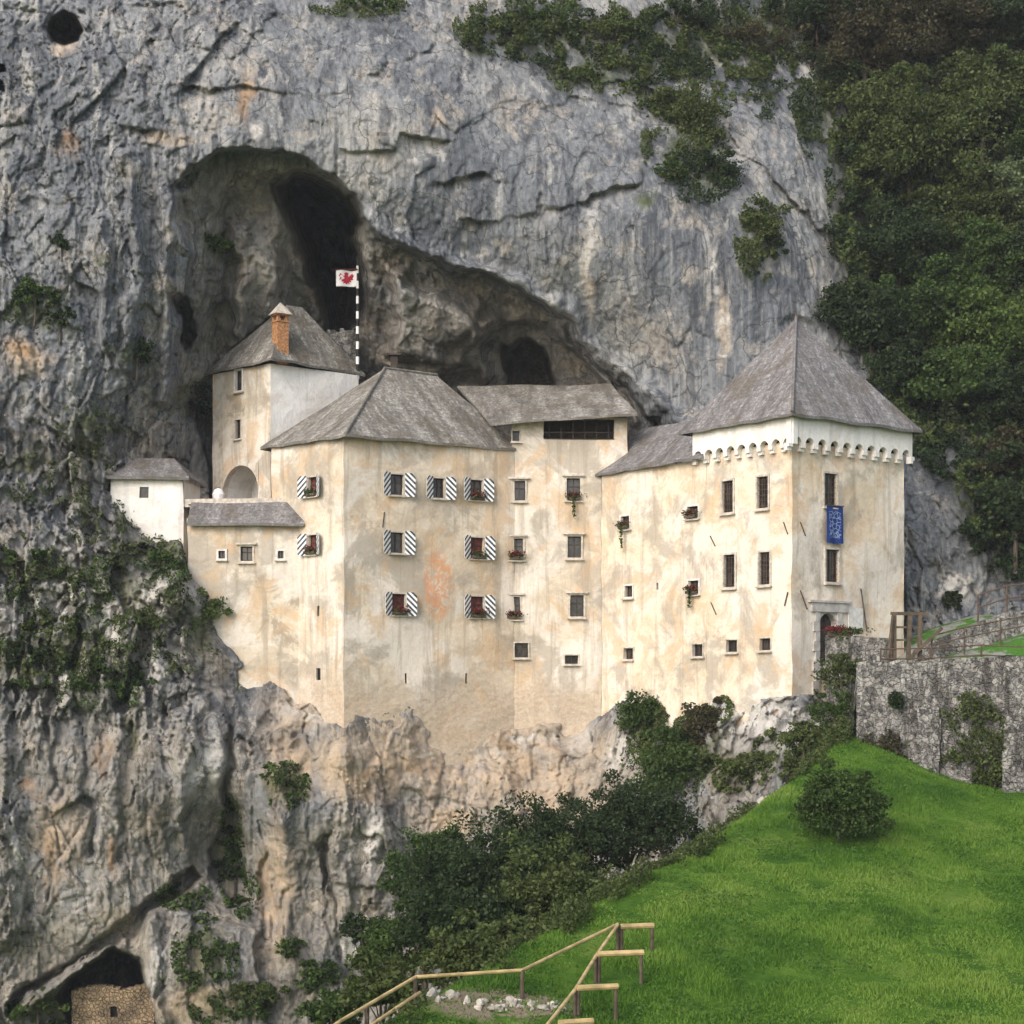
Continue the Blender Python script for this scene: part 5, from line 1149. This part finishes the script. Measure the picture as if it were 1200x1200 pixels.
# low parapet between the door and the long wall, red flowers on it
gw = empty('low_wall', ray(1000, 770, 89.5)); tag(gw, 'low rubble parapet running from the gate door towards the timber frame', 'wall')
m = MB(); gq = [(967, 92.0, 744), (985, 91.0, 746), (1005, 90.0, 745), (1025, 89.2, 747), (1047, 88.4, 748)]
for (xa, Ya, ya), (xb, Yb, yb) in zip(gq[:-1], gq[1:]):
    p0, p1 = ray(xa, ya, Ya), ray(xb, yb, Yb); q0, q1 = p0.copy(), p1.copy(); q0.z = q1.z = -1.5
    d_ = Vector((.1, .5, 0)); m.hexa([q0, q1, q1+d_, q0+d_, p0, p1, p1+d_, p0+d_])
m.build('masonry', M_stone, gw)
c = ray(984, 741, 91.2); root = empty('planter', c); tag(root, 'planter of red flowers on the low parapet beside the gate door', 'planter')
m = MB(); m.box((0, .2, -.08), (1.3, .35, .26)); m.build('trough', M_wood, root, c, rot=(0, 0, -.3), local=True)
rng = np.random.default_rng(5); pts = rng.normal(size=(420, 3))*np.array([.34, .14, .10])+np.array([-.1, 0, .16]); me = leaves_mesh('blossoms', pts, .12, M_flr, rng=rng); link(bpy.data.objects.new('blossoms', me), root, c)
pts = rng.normal(size=(420, 3))*np.array([.42, .14, .10])+np.array([.45, 0, .08]); me = leaves_mesh('leaves', pts, .14, LM['mid'], rng=rng); link(bpy.data.objects.new('leaves', me), root, c)
# masonry closing the foot of the black cave mouth
kw = empty('cave_parapet', ray(394, 412, 114)); tag(kw, 'low grey masonry ledge at the foot of the black cave mouth behind the keep', 'wall')
m = MB(); p0, p1 = ray(368, 388, 114.4), ray(418, 386, 114.4)
for i in range(10):
    a_, b_ = p0.lerp(p1, i/10), p0.lerp(p1, (i+1)/10); hz_ = .12*math.sin(i*2.3); q0, q1 = a_.copy(), b_.copy(); q0.z = q1.z = 20; a_.z += hz_; b_.z += hz_; d_ = Vector((0, .8, 0))
    m.hexa([q0, q1, q1+d_, q0+d_, a_, b_, b_+d_, a_+d_])
m.build('masonry', M_stone, kw)

# ------------------------------------------------------------------ terrace: folded parasol, table
c = Vector(((256-600)/F*107, 107, 10.95)); root = empty('parasol', c); tag(root, 'small round white parasol standing on the terrace beside the arch', 'parasol')
m = MB(); m.tube([(0, 0, 0), (0, 0, 1.3)], .03, 6); m.build('pole', M_iron, root, c, local=True)
m = MB(); n = 10
for k_, (r0, z0, r1, z1) in enumerate(((.34, .5, .4, .85), (.4, .85, .25, 1.15), (.25, 1.15, .02, 1.25))):
    for i in range(n):
        a, b = 2*math.pi*i/n, 2*math.pi*(i+1)/n; m.poly([(r0*math.cos(a), r0*math.sin(a), z0), (r0*math.cos(b), r0*math.sin(b), z0), (r1*math.cos(b), r1*math.sin(b), z1), (r1*math.cos(a), r1*math.sin(a), z1)])
m.build('canopy', M_flag, root, c, local=True, smooth=True)
railing('thin metal railing along the left end of the terrace', [Vector((-22.0, 106.3, 10.9)), Vector((-20.2, 105.4, 10.9))], .9, M_iron, r=.03, every=.7)
# small boarded roof left of the arch

# ------------------------------------------------------------------ thin damp haze in the gorge
m = MB(); m.box((0, 85, 22), (420, 420, 108)); t = NT('haze'); vp = t.n('ShaderNodeVolumePrincipled'); vp.inputs['Density'].default_value = .0002; vp.inputs['Color'].default_value = (.85, .88, .92, 1)
t.t.nodes.remove(t.b); t.t.links.new(vp.outputs[0], t.t.nodes['Material Output'].inputs['Volume'])
hz = m.build('haze', t.m, None, (0, 0, 0)); tag(hz, kind='stuff'); hz['label'] = 'thin pale haze hanging in the gorge'
